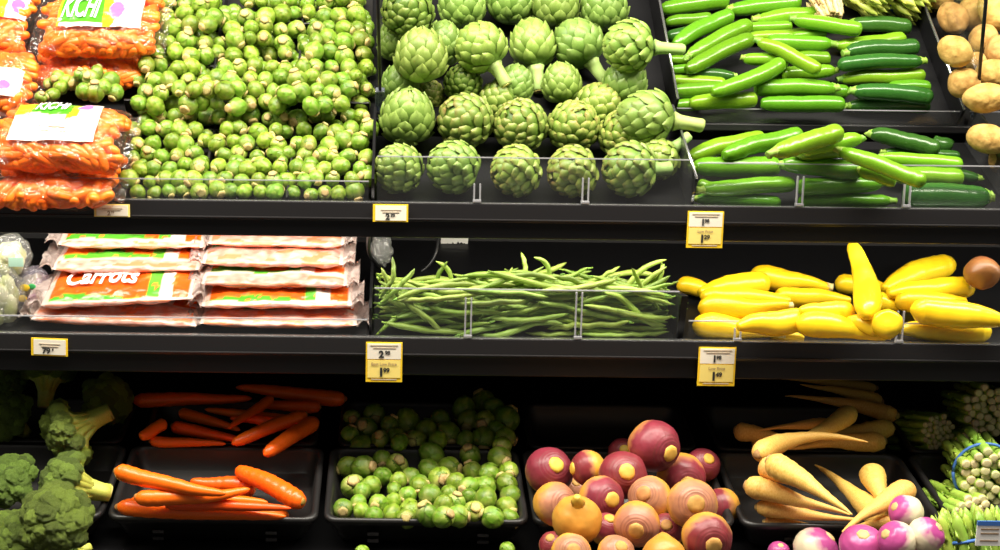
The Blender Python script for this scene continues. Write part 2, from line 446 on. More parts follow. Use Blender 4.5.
# ------------------------------------------------------------------ black tubs of the bottom tier
def tub(tray, x0, x1, s0, s1, hgt, label, slots=True, cat='produce tub'):
    c = tray.pt((x0 + x1) / 2, s0, -.012)
    root = thing('produce_tub', c, label, cat)
    bm = bmesh.new()
    R4 = Matrix((Vector((1, 0, 0)), tray.t, tray.n)).transposed().to_4x4()
    def rr(x0, x1, s0, s1, rad, n=5):
        pts = []
        for cx, cy, a0 in ((x1 - rad, s1 - rad, 0), (x0 + rad, s1 - rad, 90), (x0 + rad, s0 + rad, 180), (x1 - rad, s0 + rad, 270)):
            for k in range(n + 1):
                a = math.radians(a0 + 90 * k / n); pts.append((cx + rad * math.cos(a), cy + rad * math.sin(a)))
        return pts
    prof = [(.020, -.004, .0), (.004, hgt - .012, 1), (.0, hgt - .010, 1), (-.001, hgt - .003, 1), (.002, hgt, 1), (.007, hgt - .001, 1), (.010, hgt - .006, 1), (.016, .004, 0)]
    rings = []
    for ins, h, _ in prof:
        rings.append([bm.verts.new(tray.pt(p[0], p[1], h) - c) for p in rr(x0 + ins, x1 - ins, s0 + ins * .8, s1 - ins * .8, .018)])
    n = len(rings[0])
    for a, b in zip(rings, rings[1:]):
        for k in range(n): bm.faces.new((a[k], a[(k + 1) % n], b[(k + 1) % n], b[k]))
    bm.faces.new(rings[0][::-1]); bm.faces.new(rings[-1])
    bmesh.ops.recalc_face_normals(bm, faces=bm.faces)
    me = bpy.data.meshes.new('tub_body'); bm.to_mesh(me); bm.free()
    me.polygons.foreach_set('use_smooth', [True] * len(me.polygons)); me.materials.append(M['tub'])
    put('tub_body', me, root)
    if slots:
        for f in (.24, .78):
            X = x0 + (x1 - x0) * f
            mm = MB(); q = tray.pt(X, s0 + .0035, hgt - .026)
            mm.box((-.008, -.004, -.0022), (.008, .002, .0022)); mm.box((-.008, -.004, -.0125), (.008, .002, -.0085))
            put('slot_catch', mm.mesh('slot_catch', M['rail'], False), root, q - c)
    return root
TX = [(-1.0, -.705), (-.70, -.408), (-.400, -.100), (-.090, .202), (.210, .498), (.508, .800), (.812, 1.12)]
TX = TX[1:]
names = ['broccoli', 'loose carrots', 'loose brussels sprouts', 'rutabagas', 'parsnips', 'asparagus']
HG = .045
for (x0, x1), nm in zip(TX, names):
    tub(BOT, x0, x1, .004, .198, HG, f'black tub holding the brightly lit front {nm} on the bottom tier')
    tub(BOT, x0 + .012, x1 - .012, .206, .345, HG, f'black tub holding the shaded {nm} at the back of the bottom tier', False)
for (x0, x1), nm in zip(TX, ['broccoli', 'empty', 'sprout', 'rutabaga', 'turnip', 'tied asparagus']):
    tub(FRONT, x0, x1, -.02, .205, HG, f'lowest black {nm} tub in front of the other tubs, mostly below the picture', False)
# ------------------------------------------------------------------ letting pieces come to rest on one another
class Heap:
    """Pieces already lying in a tray, as chains of balls. A new piece is moved from the tray towards the eye until it clears them."""
    def __init__(s): s.c = np.zeros((0, 3)); s.r = np.zeros(0)
    def add(s, c, r):
        s.c = np.vstack([s.c, np.asarray(c)]); s.r = np.concatenate([s.r, np.asarray(r)])
    def rest(s, fn, h0, hmax, step=.003, tol=.88, keep=True):
        best = h0
        if len(s.r):
            c0 = np.mean(np.asarray(fn(h0)[0]), axis=0)
            near = np.linalg.norm(s.c - c0, axis=1) < .45
            C, R = s.c[near], s.r[near]
            h = h0
            while h < hmax and len(R):
                c, r = fn(h); c = np.asarray(c); r = np.asarray(r)
                d = np.linalg.norm(c[:, None] - C[None], axis=2)
                if (d < tol * (r[:, None] + R[None])).any(): best = h + step
                h += step
        best = min(best, hmax)
        c, r = fn(best)
        if keep: s.add(c, r)
        return best

PROF = {
    'zuc': [(0, .48), (.02, .62), (.08, .84), (.22, .97), (.6, 1.0), (.90, 1.0), (.955, .88), (.985, .62), (1, .20)],
    'squash': [(0, .30), (.03, .37), (.15, .44), (.35, .62), (.6, .93), (.78, 1.0), (.9, .88), (.97, .58), (1, .15)],
    'upright': [(0, .22), (.02, .42), (.06, .54), (.2, .62), (.42, .76), (.65, .97), (.8, 1.0), (.91, .88), (.97, .58), (1, .15)],
    'fat': [(0, .34), (.04, .44), (.2, .72), (.45, .96), (.7, 1.0), (.88, .93), (.96, .64), (1, .16)],
    'carrot': [(0, .35), (.015, .62), (.05, .92), (.12, 1.0), (.4, .88), (.7, .68), (.9, .48), (.97, .34), (1, .08)],
    'stubby': [(0, .35), (.02, .66), (.07, .95), (.15, 1.0), (.5, .96), (.85, .82), (.95, .62), (1, .15)],
    'parsnip': [(0, .40), (.02, .72), (.07, .97), (.13, 1.0), (.3, .84), (.5, .56), (.7, .33), (.88, .19), (1, .05)],
}
SN = np.array([0, .008, .02, .045, .08, .13, .2, .28, .36, .45, .54, .63, .72, .80, .87, .92, .955, .98, .993, 1.0])

def long_piece(name, cat, tray, heap, a, b, wpx, prof, mat, label, stem=None, stem_mat=None, stem_name='stem', bend=0.0, hoff=0.0, dh=0.0,
               group=None, seed=0, hmax=.14, stem_len=.09, tail=0.0, sag=0.0, tol=.95, ymin=None):
    """An elongated vegetable from pixel a (stem end) to pixel b, wpx wide, resting in the heap of its tray."""
    pr = PROF[prof]
    R_ = np.interp(SN, [q[0] for q in pr], [q[1] for q in pr])
    def path(h):
        p, q = tray.at(a[0], a[1], h), tray.at(b[0], b[1], h + dh)
        mid_d = depth((p + q) / 2)
        r = wpx * mid_d / F / 2
        ax = (q - p); L = ax.length; ax.normalize()
        side = ax.cross(tray.n).normalized()
        pts = []
        for s_ in SN:
            k = bend * L * (4 * s_ * (1 - s_)) + tail * L * s_ ** 4
            pts.append(p + (q - p) * s_ + side * k + tray.n * (sag * L * 4 * s_ * (1 - s_)))
        return pts, R_ * r, L, r, ax
    def fn(h):
        pts, r, L, _, _ = path(h)
        idx = (2, 5, 7, 8, 9, 10, 11, 12, 13, 15, 17)
        return [pts[i] for i in idx], [max(r[i], .002) for i in idx]
    r0 = wpx * 2.0 / F / 2
    h = heap.rest(fn, r0 * 1.12 + .001 + hoff, hmax, tol=tol)
    pts, rr, L, r, ax = path(h)
    if ymin is not None:
        lo_ = min(p.y - q for p, q in zip(pts, rr)) - ymin
        if lo_ < 0 and (a[1] + b[1]) / 2 > (183 if tray is LOW else 325): pts = [p + Vector((0, min(.03, -lo_), 0)) for p in pts]
    c = sum(pts, Vector()) / len(pts)
    root = thing(name, c, label, cat, group)
    rg = random.Random(seed * 31 + int(a[0] * 7 + b[1]))
    s0 = rg.uniform(0, 50)
    mm = MB()
    # a little waviness along the piece, and lumps
    wob = [side_w(s_, s0) * r * .22 for s_ in SN]
    P = [pts[i] + Vector((0, 0, 1)) * wob[i] for i in range(len(pts))]
    dense = densify(P, rr, 3)
    rad = [q * (1 + .05 * nz((i * .35, s0, 0))) for i, q in enumerate(dense[1])]
    if prof in ('carrot', 'parsnip', 'stubby'):
        rad = [q * (1 + .022 * math.sin(i * 1.7 + s0) + .02 * nz((i * 1.3, s0, 4))) for i, q in enumerate(rad)]
    ridge = (5, .035) if prof == 'zuc' else ((6, .02) if prof in ('squash', 'fat') else None)
    mm.sweep(dense[0], rad, 18, ridge=ridge)
    # lumps from noise, for skins that are not smooth
    if prof in ('parsnip', 'carrot', 'squash', 'fat', 'stubby'):
        amp = .05 * r
        mm.v = [tuple(Vector(v) + (Vector(v) - c).normalized() * amp * nz(v, 45, s0)) for v in mm.v]
    shift(mm, c).build('body', mat, root)
    if stem:
        d0 = (pts[0] - pts[2]).normalized()
        sl = stem_len * L
        sr = rr[0] * 1.0
        sm = MB()
        if stem == 'zuc':
            e = d0 + Vector((rg.uniform(-.3, .3), 0, rg.uniform(-.2, .3)))
            P2 = [pts[0] - d0 * .004, pts[0] + d0 * sl * .25, pts[0] + d0 * sl * .6, pts[0] + e * sl * .95, pts[0] + e * sl]
            sm.sweep(P2, [sr * 1.25, sr * .95, sr * .78, sr * .92, sr * .6], 10, ridge=(5, .10))
        elif stem == 'cut':
            P2 = [pts[0] - d0 * .004, pts[0] + d0 * sl * .5, pts[0] + d0 * sl, pts[0] + d0 * sl * 1.05]
            sm.sweep(P2, [sr * 1.1, sr * .95, sr * 1.05, sr * .7], 10, ridge=(5, .08))
        else:
            P2 = [pts[1] - d0 * .003, pts[0] + d0 * .001, pts[0] + d0 * sl * .4, pts[0] + d0 * sl * .5]
            sm.sweep(P2, [rr[1] * 1.0, sr * 1.0, sr * .7, sr * .3], 10, ridge=(7, .14))
        shift(sm, c).build(stem_name, stem_mat, root)
    return root

def side_w(s_, s0): return noise.noise(Vector((s_ * 2.6, s0, 1.3)))

def densify(P, R, k):
    """Catmull-Rom through the points."""
    out, ro = [], []
    n = len(P)
    for i in range(n - 1):
        p0, p1, p2, p3 = P[max(i - 1, 0)], P[i], P[i + 1], P[min(i + 2, n - 1)]
        kk = k if (P[i + 1] - P[i]).length > .006 else 1
        for j in range(kk):
            t = j / kk
            out.append(0.5 * ((2 * p1) + (p2 - p0) * t + (2 * p0 - 5 * p1 + 4 * p2 - p3) * t * t + (3 * p1 - p0 - 3 * p2 + p3) * t ** 3))
            ro.append(R[i] * (1 - t) + R[i + 1] * t)
    out.append(P[-1]); ro.append(R[-1])
    return out, ro

# ------------------------------------------------------------------ zucchini
ZG = 'loose zucchini on the top shelf'
hz = Heap()
def zuc(a, b, w_, tone, label, tray=UPP, stem='zuc', bend=.0, **k):
    long_piece('zucchini', 'zucchini', tray, hz, a, b, w_ * 1.1, 'zuc', M[{'m': 'zuc', 'b': 'zucb', 'd': 'zucd'}[tone]], label, stem, M['zstem'], bend=bend, **{'stem_len': .07, 'ymin': .001 if tray is LOW else None, 'tol': .9, **k})

# upper tray, back to front
zuc((661, 9), (729, 2), 15, 'm', 'green zucchini at the back of the upper tray, in its back corner by the artichokes', stem=None, bend=-.02)
zuc((731, 9), (801, 4), 15, 'm', 'green zucchini at the very back, stem towards the corner one, below the asparagus')
zuc((852, 23), (911, 26), 15, 'd', 'dark zucchini furthest back in the dark column, under the asparagus', bend=.02)
zuc((757, 19), (835, 12), 14, 'b', 'bright green zucchini beside the straw-coloured bunch, behind a tilted one')
zuc((666, 22), (712, 18), 11, 'm', 'pale slim zucchini by the divider, second from the back', stem=None)
zuc((667, 36), (698, 33), 12, 'd', 'short visible dark zucchini end by the divider, third from the back', stem=None)
zuc((742, 28), (792, 27), 11, 'm', 'half-hidden zucchini under the bright one near the straw-coloured bunch')
zuc((742, 39), (812, 33), 11, 'b', 'slim bright zucchini in the middle of the upper heap, lying level')
zuc((792, 36), (826, 33), 9, 'm', 'small zucchini end peeping out below the tilted bright one')
zuc((668, 60), (704, 61), 9, 'm', 'thin pale zucchini end near the artichoke stem', stem=None)
zuc((669, 70), (706, 70), 10, 'm', 'zucchini end just under the artichoke stem by the divider', stem=None)
zuc((734, 76), (690, 73), 11, 'd', 'shaded zucchini under the three diagonal ones')
zuc((792, 58), (830, 58), 13, 'm', 'level zucchini partly hidden behind the crossed slim one')
zuc((786, 73), (756, 77), 12, 'm', 'shaded zucchini below the crossing pair in the middle of the heap')
zuc((669, 80), (726, 84), 12, 'b', 'bright zucchini by the divider, above the last one of its column', stem=None)
zuc((834, 71), (782, 74), 13, 'm', 'green zucchini whose stem points at the dark column, below the crossed slim one')
zuc((672, 91), (724, 88), 14, 'm', 'zucchini by the divider directly under the diagonal rounded one', stem=None)
zuc((744, 58), (788, 63), 12, 'b', 'short bright zucchini pointing at the tip of the rounded diagonal one')
zuc((674, 105), (702, 104), 12, 'm', 'zucchini end low by the divider behind the clear lip')
zuc((848, 92), (818, 91), 14, 'm', 'shaded zucchini end between the middle heap and the dark column')
zuc((837, 45), (905, 38), 14, 'b', 'bright zucchini second from the back in the dark column', bend=.03)
zuc((847, 53), (919, 47), 16, 'd', 'thick dark zucchini third from the back in the dark column', bend=-.03)
zuc((921, 61), (838, 66), 14, 'd', 'dark zucchini with its pale stem at the black side wall', bend=.02)
zuc((842, 79), (925, 76), 14, 'b', 'bright zucchini amid the dark ones, three from the front of the dark column')
zuc((888, 88), (930, 87), 13, 'm', 'mid-green zucchini under the bright one of the dark column')
zuc((850, 106), (930, 106), 14, 'd', 'dark zucchini behind the clear lip at the front of the dark column')
zuc((854, 91), (933, 98), 16, 'd', 'darkest thick zucchini second from the front of the dark column', bend=-.02)
zuc((690, 103), (757, 100), 15, 'b', 'bright zucchini along the clear lip near the artichokes', stem=None)
zuc((761, 103), (845, 106), 15, 'm', 'zucchini along the clear lip in the middle of the upper tray', stem=None)
zuc((834, 88), (754, 87), 16, 'm', 'plump level zucchini second from the clear lip in the middle')
zuc((830, 44), (766, 42), 15, 'm', 'level zucchini crossing above the crossed slim one')
zuc((675, 46), (733, 15), 15, 'm', 'diagonal zucchini furthest back of the three side by side', bend=-.06, stem=None)
zuc((689, 56), (751, 23), 15, 'm', 'diagonal zucchini in the middle of the three side by side', bend=-.02)
zuc((687, 70), (753, 37), 15, 'm', 'diagonal zucchini nearest the front of the three side by side', bend=-.02, stem=None)
zuc((759, 41), (820, 71), 13, 'b', 'slim bright zucchini slanting down across the middle of the upper heap', bend=-.02)
zuc((712, 92), (783, 62), 15, 'm', 'smooth rounded zucchini slanting up towards the middle of the upper heap', bend=.05, stem=None)
zuc((795, 19), (862, 30), 14, 'b', 'bright tilted zucchini on top beside the dark column, under the straw-coloured bunch')

# lower tray
zuc((697, 199), (781, 202), 13, 'm', 'lowest zucchini behind the lower lip, by the smoky divider', LOW)
zuc((698, 184), (716, 190), 11, 'm', 'short zucchini end behind the smoky divider in the lower tray', LOW, stem=None)
zuc((889, 201), (798, 201), 14, 'm', 'zucchini lying on the shelf floor in the middle of the lower tray', LOW)
zuc((988, 197), (904, 197), 24, 'd', 'big dark green zucchini at the front of the lower tray', LOW)
zuc((952, 147), (932, 143), 14, 'd', 'dark zucchini end behind the dark tilted one in the lower tray', LOW, stem=None)
zuc((885, 152), (960, 156), 10, 'd', 'slim dark zucchini just under the dark tilted one', LOW)
zuc((704, 190), (795, 184), 15, 'm', 'zucchini second from the bottom by the smoky divider', LOW)
zuc((880, 183), (797, 188), 16, 'm', 'zucchini second from the bottom in the middle of the lower tray', LOW)
zuc((694, 168), (780, 167), 19, 'm', 'stout zucchini third from the bottom by the smoky divider', LOW)
zuc((783, 165), (862, 170), 18, 'm', 'stout blunt zucchini third from the bottom in the middle of the lower tray', LOW)
zuc((797, 154), (846, 151), 12, 'b', 'bright pale zucchini resting on the stout blunt one', LOW)
zuc((689, 156), (765, 138), 16, 'b', 'bright zucchini sloping up from the smoky divider', LOW, bend=-.03, stem=None)
zuc((724, 155), (802, 135), 17, 'm', 'thick zucchini sloping up beside the bright sloping one', LOW, bend=-.03, stem=None)
zuc((860, 139), (800, 149), 15, 'b', 'bright zucchini with its stem up at the back of the lower tray', LOW)
zuc((775, 152), (841, 131), 18, 'b', 'thick bright zucchini topmost in the lower tray, blunt end up', LOW, stem_len=.1)
zuc((871, 134), (940, 150), 16, 'd', 'dark glossy zucchini tilted down at the back of the lower tray', LOW, bend=-.03)
zuc((978, 178), (895, 164), 12, 'd', 'dark slim zucchini below the slim bright one in the lower tray', LOW)
zuc((882, 157), (963, 164), 13, 'b', 'slim bright zucchini near the back of the lower tray, under the dark pair', LOW)
zuc((893, 176), (963, 177), 17, 'b', 'bright zucchini just above the big dark one in the lower tray', LOW)
zuc((860, 170), (897, 180), 15, 'b', 'bright zucchini continuing down from the stout blunt one', LOW)
zuc((841, 151), (926, 182), 15, 'b', 'bright zucchini lying diagonally over the others in the lower tray', LOW)

# ------------------------------------------------------------------ yellow squash
hs = Heap()
def sq(a, b, w_, label, prof='squash', stem='cut', **k):
    long_piece('yellow_squash', 'squash', MID, hs, a, b, w_, prof, M['squash'], label, stem, M['sqstem'], stem_len=.05, ymin=.001, tol=.82, **k)
sq((716, 294), (677, 283), 18, 'small yellow squash end overhanging the green bean bin', 'fat', None)
sq((829, 287), (750, 275), 25, 'yellow squash at the back middle, neck pointing at the upright one')
sq((700, 292), (770, 284), 27, 'plump yellow squash second from the bean bin at the back', 'fat', None, bend=-.04)
sq((885, 287), (835, 282), 20, 'yellow squash hidden behind the upright one', 'fat', None)
sq((850, 300), (774, 296), 20, 'yellow squash in the middle of the heap, mostly covered', 'fat', None)
sq((898, 308), (866, 300), 22, 'yellow squash end just behind the upright one near its base', 'fat', None)
sq((885, 288), (953, 262), 26, 'yellow squash high at the back, tilted up, beside the brown root', 'fat', None, bend=-.03)
sq((888, 294), (974, 287), 24, 'long level yellow squash under the tilted one at the back', 'fat', None)
sq((806, 340), (770, 335), 15, 'small yellow squash end low behind the clear lip', 'fat', None)
sq((905, 334), (998, 335), 26, 'yellow squash lying behind the clear clip at the front', 'fat', None)
sq((787, 338), (697, 330), 28, 'front yellow squash lying next to the bean bin, neck pointing away from it', bend=.03)
sq((738, 326), (806, 320), 26, 'shaded yellow squash under the pale shiny one', 'fat', None)
sq((790, 301), (700, 296), 22, 'yellow squash just behind the pale shiny one', 'fat', None)
sq((800, 311), (855, 312), 22, 'short yellow squash in the middle above the front one', 'fat', None)
sq((848, 318), (880, 330), 18, 'yellow squash piece under the foot of the upright one', 'fat', None)
sq((895, 340), (803, 328), 28, 'front middle yellow squash with its neck cut at the end', bend=.02)
sq((966, 302), (895, 301), 22, 'pale yellow squash under the long shiny one at the front', 'fat', None)
sq((1008, 320), (910, 311), 28, 'long shiny yellow squash on top near the clear clip', 'fat', None)
sq((788, 306), (698, 309), 25, 'pale shiny yellow squash on top next to the bean bin')
sq((886, 328), (888, 322), 29, 'round blossom end of a yellow squash pointing outwards', 'fat', 'cut', dh=.03)
sq((852, 246), (868, 316), 27, 'yellow squash standing upright above all the others', 'upright', None, bend=-.03, dh=-.0, tail=0)

# ------------------------------------------------------------------ carrots, loose
hc = Heap()
def car(a, b, w_, label, prof='carrot', **k):
    k.setdefault('hoff', .040 if max(a[1], b[1]) < 456 else .012)
    long_piece('carrot', 'carrot', BOT, hc, a, b, w_ * 1.12, prof, M['carrot'], label, 'crown', M['cstem'], 'crown', stem_len=.04, **k)
car((134, 400), (252, 399), 14, 'long shaded carrot at the back, level, by the broccoli')
car((345, 399), (236, 388), 15, 'thick shaded carrot highest at the back, beside the sprouts')
car((320, 407), (255, 404), 12, 'shaded carrot just under the highest thick one')
car((290, 421), (205, 410), 11, 'shaded carrot in the middle of the back tub, half covered')
car((180, 412), (240, 430), 11, 'shaded carrot sloping down in the middle of the back tub')
car((310, 424), (230, 418), 12, 'shaded carrot under the crossing one')
car((172, 426), (242, 441), 12, 'shaded carrot below the sloping one in the back tub')
car((150, 441), (226, 444), 10, 'thin shaded carrot lowest in the back tub')
car((165, 424), (140, 437), 12, 'stubby shaded carrot with a bright tip near the broccoli', 'stubby')
car((272, 398), (228, 428), 10, 'slim shaded carrot slanting across the middle of the back tub')
car((306, 414), (232, 443), 13, 'shaded carrot slanting down with a lit tip', 'stubby')
car((316, 420), (264, 455), 15, 'shaded carrot hanging over the edge of the back tub', 'stubby')
car((256, 487), (190, 482), 17, 'bright carrot lying behind, blunt end near the middle of the front tub')
car((303, 502), (236, 468), 18, 'stout carrot at the end of the front tub, cut crown facing out', 'stubby')
car((205, 510), (258, 512), 12, 'small carrot among the lowest ones in the front tub')
car((262, 514), (289, 515), 10, 'little blunt carrot at the front corner of the tub', 'stubby')
car((172, 496), (268, 503), 13, 'carrot half hidden in the middle of the front tub')
car((128, 504), (232, 509), 14, 'carrot just behind the longest one, crown near the broccoli')
car((118, 507), (286, 516), 17, 'longest bright carrot along the front rim of the tub')
car((165, 503), (291, 508), 12, 'bright carrot with a thin hooked tip above the longest one')
car((136, 497), (250, 490), 15, 'bright carrot whose tip turns up in the middle of the front tub', bend=.06)
car((116, 471), (226, 494), 16, 'bright carrot on top, its crown touching the broccoli', bend=.02)

# ------------------------------------------------------------------ parsnips
hp = Heap()
def par(a, b, w_, label, **k):
    k.setdefault('bend', .03)
    k.setdefault('hoff', .040 if max(a[1], b[1]) < 450 else .014)
    long_piece('parsnip', 'parsnip', BOT, hp, a, b, w_, 'parsnip', M['parsnip'], label, 'crown', M['pstem'], 'crown', stem_len=.05, **k)
par((876, 388), (775, 379), 12, 'shaded parsnip highest at the back, under the shelf')
par((882, 402), (800, 384), 15, 'shaded parsnip second from the top at the back')
par((752, 438), (805, 444), 18, 'shaded parsnip with a dark crown by the rutabagas at the back')
par((735, 430), (800, 440), 19, 'shaded parsnip lying towards the rutabagas, crown nearest them')
par((830, 424), (757, 430), 12, 'thin shaded parsnip lying level behind the dark crown')
par((897, 416), (785, 397), 17, 'shaded parsnip with a long curved tail at the back', bend=.08)
par((892, 428), (805, 442), 20, 'shaded parsnip second from the front of the back tub')
par((884, 441), (785, 449), 21, 'shaded parsnip along the edge of the back tub')
par((851, 412), (778, 446), 21, 'shaded parsnip slanting down across the back tub', bend=-.06)
par((884, 521), (815, 466), 26, 'parsnip standing in the front tub with a thin tail leaning back')
par((757, 455), (868, 442), 22, 'dark orange parsnip with a long curved tail across both tubs', bend=-.17)
par((871, 471), (893, 512), 26, 'parsnip with its crown up behind the pale front one')
par((905, 522), (850, 528), 20, 'short parsnip near the turnips behind the pale front one')
par((762, 466), (805, 490), 22, 'brownish parsnip behind the big bright one', bend=0)
par((764, 523), (850, 529), 17, 'pale yellow parsnip lowest along the front rim')
par((757, 507), (866, 519), 18, 'pale parsnip second from the front rim')
par((746, 485), (850, 516), 24, 'bright parsnip under the biggest one, crown by the rutabagas', bend=.0)
par((769, 460), (852, 514), 27, 'biggest bright parsnip slanting down on top of the front tub', bend=-.03)
par((911, 489), (842, 532), 24, 'pale parsnip on top with its tip over the front rim')
# ------------------------------------------------------------------ artichokes
def bract_ball(seed, n=78, knob=0.0, openness=.06, point=.35, L=.62, W=.50, egg=.10, core=True, base=(.20, .34, .06), tip=(.30, .46, .12), brown=(.45, .24, .10), brownness=0.0, cup=.05, tt=.93, sprout=False):
    """A ball of overlapping leaf scales round +Z (unit radius)."""
    rg = random.Random(seed)
    mm = MB()
    Rf = lambda th: 1.0 + egg * max(0, math.cos(th)) ** 3 - .06 * max(0, -math.cos(th)) ** 2
    if core: mm.ball((0, 0, 0), .90, nu=16, nv=12, col=tuple(c * .8 for c in base), fn=lambda d, th, ph: Rf(th))
    nu, nv = 5, 6
    for i in range(n):
        f = i / (n - 1)
        cz = -.90 + (tt + .90) * f
        thb = math.acos(cz) + .12
        ph0 = i * 2.39996 + rg.uniform(-.12, .12)
        l = L * (1 - .30 * f) * rg.uniform(.9, 1.1); op = openness * rg.uniform(.3, 1.5); b = brownness * rg.uniform(.2, 1.0) * (f ** 1.5)
        tone = rg.uniform(.86, 1.12)
        vs, cs = [], []
        for side in (0, 1):
            for j in range(nv):
                s = j / (nv - 1)
                if point > 0: wid = W * (math.sin(math.pi * min(1, .30 + .70 * s)) ** (.75)) if s > .3 else W * (.85 + .5 * s)
                else: wid = W
                prof_ = (1 - max(0, (s - .35) / .65) ** (2.6 - 1.5 * point)) if point >= 0 else 1
                wid = W * (.86 + .14 * min(1, s / .35)) * max(.0, prof_) ** .6
                th = max(.03, thb - l * s)
                for k in range(nu):
                    w_ = -1 + 2 * k / (nu - 1)
                    ph = ph0 + w_ * wid * .5 / max(.30, math.sin(max(th, .1)))
                    rad = Rf(th) * (.90 + .105 * min(1, s * 2.0) + op * s ** 3 + knob * math.exp(-((s - .75) / .22) ** 2) * (1 - w_ * w_) - cup * w_ * w_)
                    rad -= side * .035
                    vs.append(Vector((math.sin(th) * math.cos(ph), math.sin(th) * math.sin(ph), math.cos(th))) * rad)
                    g = s ** 1.5; c = [(base[q] * (1 - g) + tip[q] * g) * tone * (1 + .12 * abs(w_) * s) for q in range(3)]
                    if sprout:
                        lg_ = max(0, (th - 1.75) / 1.2); pale = (.50, .52, .14); lg_ = min(1, lg_ * lg_ * 2 + .35 * (abs(w_) < .1)); c = [c[q] * (1 - lg_) + pale[q] * lg_ for q in range(3)]
                    bb = min(1, b * max(0, (s - .55) / .45) * 1.6)
                    if brownness > .3 and s > .93: bb = min(1, bb + .2)
                    cs.append(tuple(c[q] * (1 - bb) + brown[q] * bb for q in range(3)))
        fs = []
        o = nu * nv
        for j in range(nv - 1):
            for k in range(nu - 1):
                a = j * nu + k
                fs.append((a, a + 1, a + nu + 1, a + nu)); fs.append((o + a + nu, o + a + nu + 1, o + a + 1, o + a))
        mm.add(vs, fs, None, cs)
    return mm

ART = {
    'smooth': [bract_ball(s, 56, .0, .07, .60, .84, .66, .16, cup=.05, tip=(.33, .45, .11), base=(.15, .28, .035)).mesh('bracts', M['arti']) for s in (1, 2)],
    'round': [bract_ball(s, 60, .015, .05, .35, .70, .62, .06, brownness=.10, tip=(.33, .44, .10), base=(.15, .28, .035)).mesh('bracts', M['arti']) for s in (3, 4)],
    'knob': [bract_ball(s, 62, .035, .03, .18, .66, .60, .03, brownness=.45, tip=(.34, .44, .10), base=(.15, .28, .03)).mesh('bracts', M['arti']) for s in (5, 6)],
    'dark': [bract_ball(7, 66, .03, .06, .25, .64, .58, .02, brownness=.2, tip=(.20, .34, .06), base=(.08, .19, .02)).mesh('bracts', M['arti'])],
}
stem_mb = MB(); stem_mb.sweep([(0, 0, -.80), (0, 0, -1.0), (0, 0, -1.35), (.04, 0, -1.75), (.05, 0, -1.80)], [.36, .27, .235, .25, .22], 12, ridge=(7, .05))
ASTEM = stem_mb.mesh('stem', M['astem'])
cut_mb = MB(); cut_mb.sweep([(.05, 0, -1.795), (.05, 0, -1.82)], [.215, .19], 12)
ACUT = cut_mb.mesh('cut_end', M['cut'])
ha = Heap()
arti_count = 0
def arti(tray, px, py, rpx, kind, tipdir, label, stem=None, sx=1.0, lift=0.0):
    """tipdir: where the tip points, (right, up, towards the viewer). stem: length factor or None."""
    global arti_count
    arti_count += 1
    dd = depth(tray.at(px, py, .04)); R = rpx * dd / F * .97
    def fn(h): return [tray.at(px, py, h)], [R]
    if tray is LOW and py > 160 and 'shaded' not in label:
        c = on_y(px, py, R * 1.06 + .006)
        lo_ = (c - LOW.o).dot(LOW.n) - R * 1.05
        if lo_ < 0: c = c - LOW.n * lo_
        ha.add([c], [R])
    elif tray is LOW:
        c = tray.at(px, py, R * 1.07 + lift)
    else:
        h = ha.rest(fn, R * .98, .15, tol=.87)
        c = tray.at(px, py, h); R *= depth(c) / dd
    d = Vector((tipdir[0], -tipdir[2], tipdir[1])).normalized()
    root = thing('artichoke', c, label, 'artichoke')
    root.rotation_euler = axis_rot(d, arti_count * 1.3).to_euler()
    vs = ART[kind]
    put('bracts', vs[arti_count % len(vs)], root, scale=(R * sx, R * sx, R))
    if stem:
        s_ = put('stem', ASTEM, root, scale=(R, R, R * stem))
        put('cut_end', ACUT, s_)
    return root
# back tray
arti(UPP, 397, 44, 21, 'smooth', (0, 1, .2), 'artichoke half hidden in the back corner against the sprout divider')
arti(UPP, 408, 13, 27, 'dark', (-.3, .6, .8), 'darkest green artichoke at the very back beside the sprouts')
arti(UPP, 462, 8, 25, 'smooth', (-.2, 1, .2), 'smooth artichoke second from the sprouts in the last row')
arti(UPP, 510, 5, 24, 'smooth', (.1, 1, .2), 'smooth artichoke in the middle of the last row')
arti(UPP, 555, 8, 25, 'smooth', (0, 1, .3), 'smooth artichoke fourth along the last row')
arti(UPP, 604, 11, 25, 'smooth', (-.2, 1, .3), 'artichoke at the zucchini end of the last row')
arti(UPP, 441, 47, 23, 'smooth', (.15, 1, .2), 'rounded artichoke right behind the big pointed one')
arti(UPP, 400, 86, 20, 'smooth', (0, 1, .1), 'shaded artichoke low behind the first front heads, by the sprout divider')
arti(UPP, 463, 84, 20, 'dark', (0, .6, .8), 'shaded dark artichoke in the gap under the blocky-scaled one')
arti(UPP, 513, 88, 21, 'smooth', (.3, .8, .1), 'shaded artichoke under the angled stem, second gap')
arti(UPP, 562, 86, 21, 'smooth', (-.2, .9, .1), 'shaded artichoke between the two hanging stems')
arti(UPP, 624, 86, 23, 'smooth', (.3, .9, .1), 'shaded artichoke low beside the chrome-edged divider')
arti(UPP, 421, 60, 28, 'smooth', (0, 1, .15), 'big pointed artichoke with long smooth leaves, tip up')
arti(UPP, 482, 49, 27, 'round', (-.55, .75, -.25), 'blocky-scaled artichoke with its stem angled down and away from the sprouts', .95)
arti(UPP, 533, 47, 26, 'smooth', (-.12, .9, -.35), 'egg-shaped artichoke with a stem hanging straight down', 1.05, .92)
arti(UPP, 580, 46, 26, 'smooth', (-.55, .8, -.3), 'artichoke with a thick short stem hanging beside the rounded one', .95)
arti(UPP, 631, 46, 27, 'round', (-1, .05, .1), 'artichoke whose stem sticks out sideways over the zucchini')
r = bpy.data.objects[-1] if False else None
